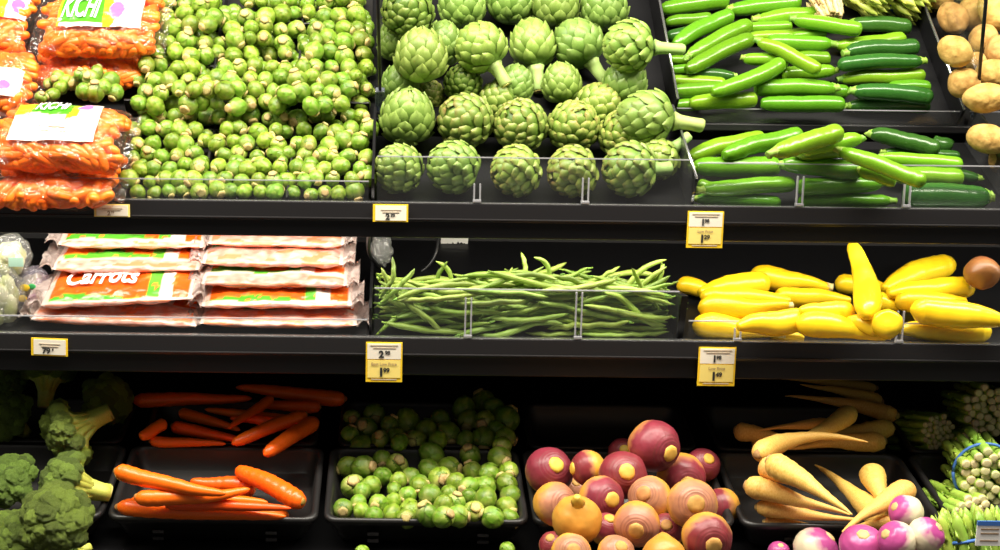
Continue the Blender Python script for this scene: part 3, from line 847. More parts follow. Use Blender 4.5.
for o_ in [o for o in COL.objects if o.get('label', '').startswith('artichoke whose stem sticks out sideways over')]:
    R_ = o_.children[0].scale[2]
    s_ = put('stem', ASTEM, o_, scale=(R_ * .9, R_ * .9, R_ * 1.15)); put('cut_end', ACUT, s_)
# front tray
arti(LOW, 428, 97, 18, 'knob', (0, .8, .6), 'small brown-tipped artichoke peeping up behind the first smooth one')
arti(LOW, 500, 104, 24, 'knob', (.3, .8, .3), 'artichoke tucked behind the second and third heads of the middle row')
arti(LOW, 597, 108, 25, 'knob', (.3, .8, .2), 'artichoke with ragged tips behind the brown-crowned pair')
arti(LOW, 660, 158, 22, 'round', (-.7, -.5, .2), 'shaded artichoke behind the end of the front row, stem pointing up', 1.0)
arti(LOW, 400, 172, 26, 'round', (-.75, .55, .5), 'front-row artichoke in the corner by the sprouts')
arti(LOW, 455, 174, 28, 'round', (-.85, .35, .3), 'front-row artichoke second from the sprouts')
arti(LOW, 517, 177, 27, 'knob', (-.9, -.1, .35), 'front-row artichoke in the middle behind the clear lip')
arti(LOW, 573, 178, 27, 'knob', (-.85, -.25, .4), 'front-row artichoke fourth along, behind the taller clip')
arti(LOW, 630, 178, 29, 'knob', (-1, 0, .25), 'front-row artichoke at the end with a pale stem beside it', .85)
arti(LOW, 650, 118, 28, 'smooth', (-1, .12, -.05), 'pale artichoke at the zucchini end, stem reaching over the divider', 1.05, lift=.030)
arti(LOW, 407, 120, 29, 'smooth', (.05, .95, .5), 'smooth pale artichoke at the sprout end of the middle row')
arti(LOW, 466, 122, 29, 'knob', (-.7, .5, .6), 'second artichoke of the middle row, tip turned to the sprouts')
arti(LOW, 521, 126, 28, 'knob', (-.6, .5, .7), 'third artichoke of the middle row, knobbly with a browned side')
arti(LOW, 573, 127, 27, 'knob', (.2, .6, .85), 'artichoke with a brown crown facing forward, fourth of the middle row')
arti(LOW, 622, 135, 25, 'knob', (-.05, .5, .95), 'dark-rimmed artichoke with a tan crown facing forward, last of the middle row')

# ------------------------------------------------------------------ brussels sprouts
SPR = []
for s in (21, 22, 23, 24):
    SPR.append(bract_ball(s, 15, .0, .05, .0, 1.25, 1.45, .04, cup=.02, base=(.13, .25, .010), tip=(.20, .34, .028), tt=.80, sprout=True).mesh('brussels_sprout', M['sprout']))
bm_ = MB(); bm_.sweep([(0, 0, -.78), (0, 0, -.90), (0, 0, -.965), (0, 0, -.975)], [.52, .43, .36, .24], 10, ridge=(5, .06))
SBASE = bm_.mesh('cut_base', M['sbase'])
hb = Heap()
spr_n = 0
def sprout(p, R, group, label, rg, base_front=.28):
    global spr_n
    spr_n += 1
    o = put('brussels_sprout', SPR[spr_n % 4], None, p)
    d = Vector((rg.gauss(0, 1), rg.gauss(0, 1), rg.gauss(0, 1)))
    if rg.random() < base_front: d = Vector((rg.uniform(-.9, .9), 1.0, rg.uniform(-.3, 1.0)))
    o.rotation_euler = axis_rot(d, rg.uniform(0, 6)).to_euler()
    o.scale = (R * rg.uniform(.88, 1.02), R * rg.uniform(.88, 1.02), R * rg.uniform(1.0, 1.18))
    put('cut_base', SBASE, o)
    tag(o, label, 'brussels sprout', group)
    return o
def left_edge(y):
    return float(np.interp(y, [0, 30, 55, 68, 80, 100, 110, 128, 200], [164, 152, 136, 134, 134, 136, 132, 128, 126]))
rg = random.Random(5)
cells = []
y = 2.0; row = 0
while y < 197:
    x = left_edge(y) + (7 if row % 2 else 0) + 5
    while x < 371:
        cells.append((x + rg.uniform(-3, 3), y + rg.uniform(-3, 3)))
        x += 15.6
    y += 12.8; row += 1
FILL = []
ROWS = [(-10, 60, 'last'), (60, 106, 'third'), (106, 154, 'second'), (154, 215, 'front')]
COLN = ['next to the carrot bags', 'in the middle column', 'next to the artichokes']
def cellname(x, y):
    r_ = next(n for a, b, n in ROWS if a <= y < b)
    xl = left_edge(y); k = min(2, int((x - xl) / (372 - xl) * 3))
    return r_, k
order = sorted(cells, key=lambda q: (-int(q[1] > 112), q[1]))
for (x, y) in sorted(cells, key=lambda q: q[1]):
    tray = LOW if y > 112 else UPP
    xl = left_edge(y); fx = ((x - xl) / (372 - xl) * 3) % 1.0
    r_, k = cellname(x, y)
    a, b = next((a, b) for a, b, n in ROWS if n == r_)
    fy = (y - max(a, 0)) / (min(b, 199) - max(a, 0))
    mound = math.sin(math.pi * min(1, max(0, fx))) ** .6
    h = .016 + .028 * mound + .012 * math.sin(math.pi * min(1, max(0, fy)))
    edge_ = (fx < .07 and k > 0) or (fx > .93 and k < 2)
    if r_ != 'front' and edge_ and rg.random() < .7: continue
    if r_ != 'front' and fy > .90: h = max(.012, h - .02)
    Rp = rg.uniform(7.4, 10.6); dd = depth(tray.at(x, y, h)); R = Rp * dd / F
    fn = lambda hh: ([tray.at(x, y, hh)], [R])
    if tray is LOW:
        pp = on_y(x, min(y, 196), .004 + R + rg.uniform(0, .010) + .15 * min(1, max(0, (184 - y) / 70)) + (.012 if edge_ else 0) + (.012 if abs(y - 154) < 5 else 0))
        lo_ = (pp - LOW.o).dot(LOW.n)
        if lo_ < R * 1.1 + .004: pp = pp + LOW.n * (R * 1.1 + .004 - lo_)
        hb.add([pp], [R]); fp = pp + Vector((0, .030, .006))
    else:
        hh = hb.rest(fn, max(h, R * 1.1 + .004), h + .04, tol=.84); pp = tray.at(x, y, hh); fp = tray.at(x + 6, y + 3, max(.014, hh - .026))
    lab = f'small green brussels sprout in the {r_} heap {COLN[k]}, top shelf'.replace('last heap', 'rearmost heap')
    sprout(pp, R, f'brussels sprouts, {r_} heap {COLN[k]}', lab, rg)
    FILL.append((fp, R * 1.05))
# the loose ones among the carrot bags
for x, y, r in ((49, 84, 6), (58, 78, 8), (67, 83, 8), (60, 88, 7), (75, 83, 8), (80, 75, 7), (91, 79, 9), (97, 72, 7), (52, 95, 7), (95, 91, 10), (110, 81, 9), (115, 93, 8), (104, 87, 8), (41, 97, 6), (84, 92, 8)):
    R = r * 2.05 / F
    fn = lambda hh: ([UPP.at(x, y, hh)], [R])
    hh = hb.rest(fn, .055, .10, tol=.8)
    sprout(UPP.at(x, y, hh), R, 'brussels sprouts lying loose between the carrot bags', 'small green brussels sprout in the little pile between the bags of baby carrots', rg, .1)
# filler below the visible layer
mm = MB()
src = SPR[0]
sv = np.array([v.co[:] for v in src.vertices]); sf = [tuple(p.vertices) for p in src.polygons]
sc = np.array([c.color[:3] for c in src.color_attributes['Col'].data])
for k in range(420):
    y = rg.uniform(2, 112); x = rg.uniform(left_edge(y) + 6, 368); h = rg.uniform(.014, .034)
    if abs(((x - left_edge(y)) / (372 - left_edge(y)) * 3) % 1.0 - .5) < .46: FILL.append((UPP.at(x, y, h), .0145))
for p, R in FILL:
    gap = float((np.linalg.norm(hb.c - np.array(p), axis=1) - hb.r * 1.08).min()) / 1.1
    flo = min((p - LOW.o).dot(LOW.n) if p.y < .2 else 9, (p - UPP.o).dot(UPP.n) if p.y > .2 else 9) / 1.1 - .005
    R = min(R, gap * 1.25, flo)
    if R < .006: continue
    q = axis_rot((rg.gauss(0, 1), rg.gauss(0, 1), rg.gauss(0, 1)), 0)
    vv = (sv * R) @ np.array(q).T + np.array(p)
    mm.add(vv.tolist(), sf, None, [tuple(c) for c in sc])
c0 = Vector(FILL[0][0])
tag(shift(mm, c0).build('brussels_sprout_heap', M['sprout'], None, True, c0), 'lower layer of green brussels sprouts filling the heaps on the top shelf', 'brussels sprouts', kind='stuff')
# the bottom tubs
LIT = [(343, 509, 9), (372, 486, 9), (394, 489, 7), (378, 504, 9), (358, 503, 8), (374, 517, 9), (391, 515, 9), (362, 512, 8), (410, 510, 10), (407, 496, 8), (430, 497, 11), (443, 507, 9), (427, 514, 10), (459, 516, 10), (468, 487, 9), (470, 499, 9), (486, 486, 9), (506, 484, 10), (510, 496, 9), (507, 508, 10), (511, 519, 8), (485, 500, 10), (491, 517, 10), (474, 512, 10), (362, 492, 8), (444, 517, 9), (407, 519, 9), (448, 494, 8), (455, 503, 9), (393, 502, 8), (419, 487, 8)]
DIM = [(353, 486, 11), (347, 467, 9), (364, 467, 11), (382, 460, 9), (397, 465, 10), (410, 478, 9), (430, 470, 10), (433, 455, 11), (450, 468, 10), (470, 455, 10), (472, 471, 9), (490, 473, 10), (500, 458, 10), (509, 471, 9), (360, 450, 12), (440, 479, 11), (420, 484, 9), (383, 477, 9), (455, 482, 9), (502, 446, 9), (398, 482, 8), (477, 487, 9)]
REAR = [(352, 418, 8), (350, 434, 8), (374, 415, 10), (366, 428, 10), (380, 440, 9), (408, 423, 12), (428, 430, 10), (438, 440, 9), (449, 434, 10), (463, 410, 10), (468, 421, 10), (483, 401, 11), (484, 422, 10), (506, 419, 12), (484, 440, 11), (507, 438, 9), (416, 440, 9), (396, 436, 8), (400, 442, 8), (465, 441, 8), (495, 408, 9), (440, 420, 9), (390, 424, 8), (498, 432, 9)]
for lst, what, off in ((REAR, 'dim brussels sprout in the deep shade at the back of the bottom tier', .045), (DIM, 'half-shaded brussels sprout between the lit front row and the dark back tub', .03), (LIT, 'brightly lit brussels sprout at the front of the bottom tub', .022)):
    for x, y, r in sorted(lst, key=lambda q: q[1]):
        R = 1.16 * r * depth(BOT.at(x, y, .03)) / F
        fn = lambda hh: ([BOT.at(x, y, hh)], [R])
        hh = hb.rest(fn, off, off + .05, tol=.82)
        sprout(BOT.at(x, y, hh), R, what + 's', what, rg, .3)
for x, y, r in ((507, 549, 9), (363, 552, 8)):
    R = r * 1.65 / F
    sprout(FRONT.at(x, y, HG + .02), R, None, 'single brussels sprout poking up in the lowest tub, ' + ('near the rutabagas' if x > 400 else 'near the carrots'), rg, .1)

# ------------------------------------------------------------------ green beans
BEAN = []
for s in range(6):
    r2 = random.Random(40 + s); mm = MB()
    L = .135; pts, rad = [], []
    b1, b2 = r2.uniform(-.13, .13), r2.uniform(-.05, .05)
    for i in range(13):
        t = i / 12; pts.append((L * (t - .5), L * (b1 * 4 * t * (1 - t) + b2 * math.sin(2 * math.pi * t)), L * r2.uniform(-.01, .01)))
        rad.append(.0042 * float(np.interp(t, [0, .03, .08, .2, .8, .93, .97, 1], [.35, .45, .75, 1, 1, .7, .35, .12])) * (1 + .07 * math.sin(i * 2.1 + s)))
    P, Rr = densify([Vector(p) for p in pts], rad, 2)
    mm.sweep(P, Rr, 8, flat=.85)
    BEAN.append(mm.mesh('bean_pod', M['bean']))
sm = MB(); sm.sweep([(-.0675, 0, 0), (-.071, 0, .0006), (-.075, .001, .001)], [.0022, .0013, .0010], 6)
BSTEM = sm.mesh('stem_tip', M['zstem'])
rb = random.Random(77)
BG = 'green beans heaped in the clear-fronted bin'
X0B, X1B = -.018, .416
BC = []
for me_ in BEAN:
    V = np.array([v.co[:] for v in me_.vertices]).reshape(-1, 8, 3).mean(axis=1)
    BC.append(V[np.linspace(1, len(V) - 2, 11).astype(int)])
hbean = Heap()
def bean_at(x, y, Yback, Yfront, ang, yaw, label=None, group=BG, ln=1.0, thick=None):
    ln_ = ln * rb.uniform(.82, 1.08); th = thick or rb.uniform(1.0, 1.3); q = rb.randrange(6)
    dx = Vector((math.cos(ang) * math.cos(yaw), math.sin(yaw), math.sin(ang))).normalized()
    up = Vector((0, -.3, 1)); dz = (up - dx * up.dot(dx)).normalized(); dy = dz.cross(dx)
    R3 = Matrix((dx, dy, dz)).transposed() @ Matrix.Rotation(rb.uniform(-.9, .9) + (math.pi if rb.random() < .5 else 0), 3, 'X')
    loc = BC[q] * np.array([ln_, th, th]); W_ = loc @ np.array(R3).T
    r = .0044 * th
    def fn(h):
        p = on_y(x, y, Yback - h)
        w_ = W_ + np.array(p)
        w_ = w_ + np.array([max(0, X0B + .006 - w_[:, 0].min()) - max(0, w_[:, 0].max() - X1B + .006), max(0, .006 - w_[:, 1].min()), 0])
        floor_ = 1.180 + np.maximum(0, w_[:, 1]) * math.tan(MID.a) + .007
        lift_ = max(0, (floor_ - w_[:, 2]).max())
        w_ = w_ + np.array([0, 0, lift_])
        if lift_ > .010 and label is None: return None
        return w_, [r] * 11
    H_ = np.arange(0, Yback - Yfront + .001, .0035); tgt = (Yback - Yfront) * rb.random() ** .5
    ok_ = None
    for h in sorted(H_, key=lambda q: abs(q - tgt)):
        res_ = fn(h)
        if res_ is None: continue
        w_, rr = res_
        if not len(hbean.r): ok_ = h; break
        D = np.linalg.norm(w_[:, None] - hbean.c[None], axis=2)
        if not (D < .74 * (r + hbean.r[None])).any(): ok_ = h; break
    if ok_ is None:
        if label is None: return False
        ok_ = (Yback - Yfront) * .5
    w_, rr = fn(ok_); hbean.add(w_, rr)
    o = thing('green_bean', Vector(w_.mean(axis=0)) - Vector(W_.mean(axis=0)), label or 'slender green bean lying in the heap in the clear-fronted middle bin', 'green bean', group)
    o.rotation_euler = R3.to_euler(); o.scale = (ln_, th, th)
    put('bean_pod', BEAN[q], o); put('stem_tip', BSTEM, o)
    return True
top_y = lambda x: float(np.interp(x, [365, 400, 450, 520, 600, 640, 690], [287, 289, 289, 281, 283, 288, 286]))
nb = 0
for k in range(2400):
    if nb >= 265: break
    x = rb.uniform(378, 680); y0 = top_y(x); t_ = rb.random() ** .9
    y = y0 + (337 - y0) * t_
    ang = rb.gauss(0, .20) + (math.pi if rb.random() < .5 else 0)
    if t_ < .6 and rb.random() < .06: ang = rb.choice((-1, 1)) * rb.uniform(.4, .8)
    if x > 645 and t_ < .7 and rb.random() < .3: ang = rb.uniform(.4, .9)
    nb += bean_at(x, y, .070 + .07 * max(0, 1 - t_ / .25), .010, ang, rb.gauss(0, .10))
for x, y, a, l, lab in ((522, 273, 1.6, 2.2, 'green bean standing straight up at the back of the bin, tip highest'), (547, 275, 2.2, 1.2, 'green bean standing tilted beside the upright one at the back'), (449, 283, 2.1, .9, 'pale forked-looking bean sticking up where the heap is lowest'),
                        (462, 292, 1.0, .9, 'bean with its stem end poking up beside the pale forked-looking one'), (436, 288, 1.2, 1.0, 'dark green bean leaning back near the cable loop'), (499, 285, 1.0, .8, 'bean leaning back just before the upright pair'),
                        (382, 276, 1.3, 1.3, 'bean rising steeply in the corner below the crumpled plastic'), (374, 290, 2.0, 1.0, 'bean standing against the carrot bag divider'), (388, 285, .8, .8, 'bean arching up in the corner by the carrot bags'),
                        (668, 282, 1.0, .9, 'bean reaching up to the yellow squash divider'), (658, 286, 1.2, .8, 'second bean rising beside the squash divider'), (646, 288, 2.2, .7, 'curved bean leaning away from the squash divider'),
                        (594, 280, .5, .6, 'dark bean poking up at the back between the upright pair and the squash'), (623, 288, .5, .5, 'bean tip lifted over the back of the heap near the squash')):
    bean_at(x, y + 1, .12 if x > 400 else .06, .02, a, rb.gauss(0, .15), lab, None, .55 if l > 1 else .65, .95)
mm = MB(); bv = [np.array([v.co[:] for v in b.vertices]) for b in BEAN]; bf = [[tuple(p.vertices) for p in b.polygons] for b in BEAN]
for k in range(190):
    q = rb.randrange(6); x = rb.uniform(410, 645); y = rb.uniform(top_y(x) + 5, 334)
    a = rb.gauss(0, .12); dx = Vector((math.cos(a), rb.gauss(0, .1), math.sin(a))).normalized(); up = Vector((0, -.3, 1)); dz = (up - dx * up.dot(dx)).normalized(); R3 = np.array(Matrix((dx, dz.cross(dx), dz)).transposed())
    mm.add((bv[q] @ R3.T + np.array(on_y(x, min(y, 318), rb.uniform(.082, .10)))).tolist(), bf[q])
c0 = MID.at(530, 320, 0)
tag(shift(mm, c0).build('green_bean_heap', M['bean'], None, True, c0), 'lower layer of green beans filling the clear-fronted middle bin', 'green beans', kind='stuff')

print('SPROUTS', spr_n, 'BEANS', nb)
# ------------------------------------------------------------------ rutabagas
hr = Heap()
def root_veg(name, cat, tray, px, py, rpx, crown, purple, label, mat, kind, group=None, tailtip=False, hoff=0.0, seed=0, heap=hr, step=.003, hmax=.16, brown=False):
    """A round root. crown: where its crown points (right, up, towards the viewer)."""
    dd = depth(tray.at(px, py, .03)); R = rpx * dd / F
    fn = lambda h: ([tray.at(px, py, h)], [R])
    h = heap.rest(fn, R * 1.06 + .005 + hoff, hmax, tol=.98)
    c = tray.at(px, py, h); R *= depth(c) / dd
    root = thing(name, c, label, cat, group)
    d = (Vector((crown[0], -crown[2], crown[1])).normalized() + Vector((0, 0, .38))).normalized()
    s0 = seed * 3.7 + px * .1
    root.rotation_euler = axis_rot(d, s0).to_euler()
    mm = MB()
    def shape(q, th, ph):
        rr = 1.0 + .035 * nz(q, 1.6, s0) + .02 * nz(q, 4, s0)
        if kind == 'rutabaga':
            if th < .80: rr *= 1 + .026 * math.sin(th * 44) * (1 - th / .80) ** .3 - .06 * max(0, 1 - th / .5)
            rr *= 1 + .22 * max(0, (th - 2.55) / .6) ** 1.5
        else:
            rr *= 1 - .10 * max(0, 1 - th / .6) + .25 * max(0, (th - 2.75) / .4) ** 2
        return rr
    if kind == 'rutabaga':
        lo = (.74, .36, .05); hi = (.26, .03, .045); ring = (.20, .06, .05); pk = (.60, .25, .15)
        if purple < .3: hi = (.52, .22, .12)
    else:
        lo = (.86, .74, .52); hi = (.50, .075, .28); ring = (.70, .45, .25); pk = (.85, .50, .55)
    if brown: lo, hi, pk = (.22, .095, .022), (.17, .065, .02), (.20, .085, .025)
    def color(q, th, ph):
        edge_ = math.pi * (.30 + .32 * purple - (.10 if kind == 'turnip' else 0)) + .25 * nz(q, 2.2, s0 + 9) + (.15 * nz(q, 6, s0))
        t = min(1, max(0, (th - edge_ + .22) / .44))
        c_ = [hi[i] * (1 - t) + lo[i] * t for i in range(3)]
        mid_ = 4 * t * (1 - t) * .35
        c_ = [c_[i] * (1 - mid_) + pk[i] * mid_ for i in range(3)]
        if kind == 'rutabaga' and th < .80 and th > .2:
            g = .75 * max(0, math.sin(th * 44 + 1.2)) * (1.25 - th); c_ = [c_[i] * (1 - g) + ring[i] * g for i in range(3)]
        return tuple(c_)
    mm.ball((0, 0, 0), (R, R, R * .96), nu=40, nv=56, fn=shape, col=color)
    mm.build('body', mat, root)
    cm = MB()
    if kind == 'rutabaga':
        cm.sweep([(0, 0, R * .80), (0, 0, R * .92), (0, 0, R * .985), (0, 0, R * 1.0)], [R * .36, R * .33, R * .27, R * .14], 20, ridge=(7, .02))
    else:
        cm.sweep([(0, 0, R * .78), (0, 0, R * .90), (0, 0, R * .94)], [R * .30, R * .26, R * .16], 12, ridge=(6, .06))
    cm.v = [tuple(Vector(v) + Vector((1, 1, 1)) * R * .03 * nz(v, 40, s0)) for v in cm.v]
    cm.build('crown', M['tcrown' if kind != 'rutabaga' else 'rcrown' if purple > .4 else 'tan_crown'], root)
    if tailtip:
        tm = MB(); tm.sweep([(0, 0, -R * 1.0), (R * .02, 0, -R * 1.25), (R * .03, 0, -R * 1.38), (R * .03, 0, -R * 1.40)], [R * .30, R * .17, R * .14, R * .08], 12); tm.build('root_tip', M['rcrown'], root)
    return root
def rut(px, py, r, crown, purple, label, **k):
    root_veg('rutabaga', 'rutabaga', BOT, px, py, r, crown, purple, label, M['rut'], 'rutabaga', seed=int(px), **k)
rut(703, 465, 17, (.2, .4, .8), .9, 'dark rutabaga in the shade at the back, beside the parsnips', hoff=.03)
rut(622, 452, 14, (0, .2, 1), .9, 'small dark rutabaga in the shade behind the topmost one', hoff=.03)
rut(575, 489, 13, (0, .5, .6), .2, 'small rutabaga piece showing between the red one and the root-tipped one')
rut(549, 471, 24, (.25, .30, .9), .95, 'red-purple rutabaga with a wide yellow crown, nearest the sprouts', hoff=.03)
rut(588, 468, 18, (-.9, -.35, .2), .55, 'rutabaga lying with its pointed root end aside, near the red one', tailtip=True, hoff=.03)
rut(681, 477, 24, (.1, -.35, .8), .30, 'orange rutabaga behind the ringed one, its crown half hidden', hoff=.02)
rut(654, 446, 26, (.45, -.40, .75), 1.0, 'topmost rutabaga, deep red with a yellow crown turned down', hoff=.045)
rut(623, 475, 24, (.0, .15, 1), .75, 'red rutabaga in the middle with a round yellow crown', hoff=.02)
rut(722, 506, 18, (-.8, -.1, .5), .3, 'orange rutabaga at the parsnip end, crown turned inwards')
rut(555, 504, 22, (.45, -.05, .85), .25, 'yellowish rutabaga low by the sprout tub, crown turned away from it')
rut(601, 499, 23, (.40, -.10, .9), .45, 'orange rutabaga with its bright crown off centre, in the middle of the heap')
rut(650, 498, 22, (-.55, .15, .8), .2, 'golden rutabaga next to the ringed one, crown facing the sprouts')
rut(607, 530, 17, (.1, .8, .4), .6, 'pinkish rutabaga squeezed between the two front ones')
rut(668, 530, 17, (-.35, .35, .85), .35, 'small rutabaga with a ringed crown low between the front ones')
rut(553, 545, 14, (-.4, .6, .6), .3, 'rutabaga corner at the bottom edge by the sprout tub')
rut(692, 504, 25, (-.05, .0, 1), .25, 'ringed brownish rutabaga with its crown dead centre')
rut(577, 520, 25, (.05, -.95, -.30), .15, 'smooth golden rutabaga with its root tip pointing up and out', tailtip=True)
rut(637, 524, 23, (-.20, -.35, .9), .25, 'pale rutabaga at the front with a tan crown turned down')
rut(707, 537, 25, (.05, -.35, .9), .35, 'front rutabaga by the parsnip tub, yellow crown low')
rut(571, 553, 20, (0, .2, .9), .1, 'golden rutabaga cut by the bottom edge, below the root-tipped golden one')
rut(616, 554, 19, (.2, .5, .8), .25, 'rutabaga with a ringed crown cut by the bottom edge')
rut(664, 557, 22, (0, -.8, .3), .05, 'plain yellow rutabaga cut by the bottom edge')
root_veg('rutabaga', 'rutabaga', MID, 982, 273, 17, (.3, .5, -.8), .2, 'single brown round root at the back of the middle shelf, beyond the squash', M['rut'], 'rutabaga', seed=3, heap=hs, brown=True)

# ------------------------------------------------------------------ turnips
ht = Heap()
ht.c, ht.r = hp.c.copy(), hp.r.copy()
def tur(px, py, r, crown, purple, label, tray=FRONT, hoff=.03):
    root_veg('turnip', 'turnip', tray, px, py, r, crown, purple, label, M['turnip'], 'turnip', seed=int(px), hoff=hoff, heap=ht)
tur(947, 541, 11, (.6, .6, .2), .2, 'small cream turnip half hidden behind the purple-shouldered one', hoff=.05)
tur(779, 552, 11, (0, .8, .5), .9, 'small purple turnip at the bottom edge by the rutabagas')
tur(816, 549, 22, (.75, .55, .2), .5, 'white turnip with a purple side and tan crown, cut by the bottom edge')
tur(862, 546, 22, (-.25, .7, .65), 1.0, 'purple turnip with a tan crown scar facing up')
tur(930, 549, 14, (-.3, .2, .3), .9, 'purple turnip under the pair by the asparagus')
tur(897, 540, 19, (-.95, .15, .3), .65, 'turnip half purple half white, second in front of the parsnip tip')
tur(926, 535, 18, (.75, .45, .45), .60, 'turnip with a purple shoulder, nearest the asparagus', hoff=.06)
tur(906, 512, 17, (-.95, .1, .2), .50, 'topmost turnip, cream with a purple side, touching the parsnip', hoff=.075)

# ------------------------------------------------------------------ potatoes
hpo = Heap()
def pot(px, py, rx, ry, ang, label, tray=UPP):
    dd = depth(tray.at(px, py, .03)); a, b = rx * dd / F, ry * dd / F; r = min(a, b)
    ax2 = Vector((math.cos(ang), 0, 0)) + tray.t * math.sin(ang)
    big = max(a, b)
    fn = lambda h: ([tray.at(px, py, h) + ax2 * k * (big - r) for k in (-1, 0, 1)], [r] * 3)
    h = hpo.rest(fn, r * 1.08, .16, tol=.97)
    c = tray.at(px, py, h); mm = MB(); s0 = px * .31 + py
    eyes = [Vector((math.sin(s0 + k * 2.1) * math.cos(k * 1.3), math.cos(s0 * 2 + k * 1.7), math.sin(k * 2.7 + s0))).normalized() for k in range(9)]
    def shape(q, th, ph):
        v = 1 + .07 * nz(q, 1.3, s0) + .02 * nz(q, 5, s0)
        for e in eyes: v -= .05 * math.exp(-((q - e).length / .13) ** 2)
        return v
    u = ax2.normalized(); w_ = tray.n.cross(u).normalized()
    Mx = Matrix((u, w_, tray.n)).transposed().to_4x4()
    mm.ball((0, 0, 0), (big, r, r * .92), M=Mx, nu=32, nv=24, fn=shape)
    tag(mm.build('potato', M['potato'], None, True, c), label, 'potato')
P90 = math.pi / 2
pot(940, -6, 15, 18, 1.2, 'potato cut by the top edge beside the zucchini bin')
pot(973, 14, 16, 20, 1.4, 'potato between the chrome-edged divider and the tall clear one, near the top')
pot(998, 10, 18, 26, 1.5, 'large potato at the top corner beyond the tall clear divider')
pot(983, 38, 13, 17, 1.0, 'potato tucked behind the tall clear divider halfway up')
pot(1001, 52, 15, 18, 1.3, 'potato at the picture edge above the long low one')
pot(976, 62, 10, 10, 0, 'small round potato behind the tall clear divider')
pot(993, 74, 17, 15, 2.8, 'roundish potato above the long low one')
pot(953, 18, 14, 19, 1.7, 'upright potato beside the chrome-edged divider, second from the top')
pot(964, 83, 15, 16, 1.0, 'round potato low beside the bracket of the tall clear divider')
pot(955, 51, 14, 18, 2.0, 'oval potato halfway down beside the chrome-edged divider')
pot(986, 98, 22, 15, .1, 'long potato lying along the clear lip of the upper tray')
pot(1008, 160, 20, 18, .6, 'potato at the picture edge in the front tray', LOW)
pot(988, 139, 20, 15, 2.6, 'light brown potato overhanging the smoky divider in the front tray', LOW)

# ------------------------------------------------------------------ broccoli
def broc_mesh(seed, n=64):
    rg_ = random.Random(seed); fm = MB(); sm_ = MB()
    bs = bmesh.new(); bmesh.ops.create_icosphere(bs, subdivisions=4, radius=1); iv = [v.co.copy() for v in bs.verts]; jf = [tuple(v.index for v in f.verts) for f in bs.faces]; bs.free()
    for i in range(n):
        z = 1 - (i + .5) / n * .92; ph = i * 2.39996
        r0 = math.sqrt(max(0, 1 - z * z)); d = Vector((r0 * math.cos(ph), r0 * math.sin(ph), z))
        R = rg_.uniform(.17, .29); cpos = d * rg_.uniform(.72, .88); cpos.z *= .8; s0 = rg_.uniform(0, 90); tone = rg_.uniform(.60, 1.35)
        vs, cs = [], []
        for q in iv:
            k = 1 + .20 * nz(q, 2.8, s0) + .16 * abs(nz(q, 7.0, s0 + 3))
            vs.append(cpos + q * R * k)
            out = q.dot(d); g = min(1, max(0, (-out + .30) / .8))
            cs.append(tuple(tone * ((1, 1, 1)[t] * (1 - g) + (2.4, 2.0, 1.3)[t] * g) for t in range(3)))
        fm.add(vs, jf, None, cs)
        sm_.sweep([(cpos.x * .12, cpos.y * .12, -.62), cpos * .50 + Vector((0, 0, -.18)), cpos * .97], [.14, .11, .15], 7)
    sm_.sweep([(0, 0, .0), (0, 0, -.45), (0, 0, -.80), (.03, 0, -1.02)], [.40, .32, .27, .26], 14, ridge=(5, .09))
    km = MB(); km.sweep([(.03, 0, -1.015), (.03, 0, -1.05)], [.235, .20], 14)
    return fm.mesh('florets', M['floret']), sm_.mesh('stalk', M['stalk']), km.mesh('cut_end', M['cut'])
BRO = [broc_mesh(1), broc_mesh(2), broc_mesh(3, 56)]
hbr = Heap()
bro_n = 0
def broc(px, py, rpx, top, label, hoff=.0, stretch=1.0):
    global bro_n
    bro_n += 1
    dd = depth(BOT.at(px, py, .04)); R = rpx * dd / F * .96
    fn = lambda h: ([BOT.at(px, py, h)], [R])
    h = hbr.rest(fn, R * .9 + hoff, .16, tol=.84)
    root = thing('broccoli', BOT.at(px, py, h), label, 'broccoli')
    root.rotation_euler = axis_rot(Vector((top[0], -top[2], top[1])), bro_n * 1.1).to_euler()
    f, s_, k = BRO[bro_n % 3]
    put('florets', f, root, scale=(R, R, R * stretch)); st = put('stalk', s_, root, scale=(R, R, R * 1.12)); put('cut_end', k, st)
broc(12, 378, 20, (0, .8, .5), 'dark broccoli high in the back corner under the shelf', .03)
broc(48, 376, 27, (.05, .85, -.35), 'shaded broccoli whose cut stalk points out from under the shelf', .05)
broc(10, 418, 27, (-.3, .7, .6), 'shaded broccoli at the picture edge in the back tub', .03)
broc(107, 400, 26, (.3, .3, .85), 'big round dark broccoli head beside the shaded carrots', .03)
broc(74, 430, 34, (-.75, -.35, .30), 'shaded broccoli hanging over the back tub, stalk pointing to the carrots', .04, 1.0)
broc(10, 484, 30, (-.25, .5, .45), 'lit broccoli at the picture edge showing pale branches', .03)
broc(72, 485, 34, (-.88, .30, .25), 'lit broccoli lying with its yellow cut stalk towards the carrots', .03)
broc(72, 552, 18, (-.6, .0, .5), 'small broccoli low at the bottom edge with a yellow stalk', .02)
broc(14, 542, 33, (-.2, .7, .7), 'broccoli in the bottom corner of the picture', .03)
broc(58, 520, 36, (-.1, .65, .75), 'large bright broccoli head in the middle of the front tub', .04)

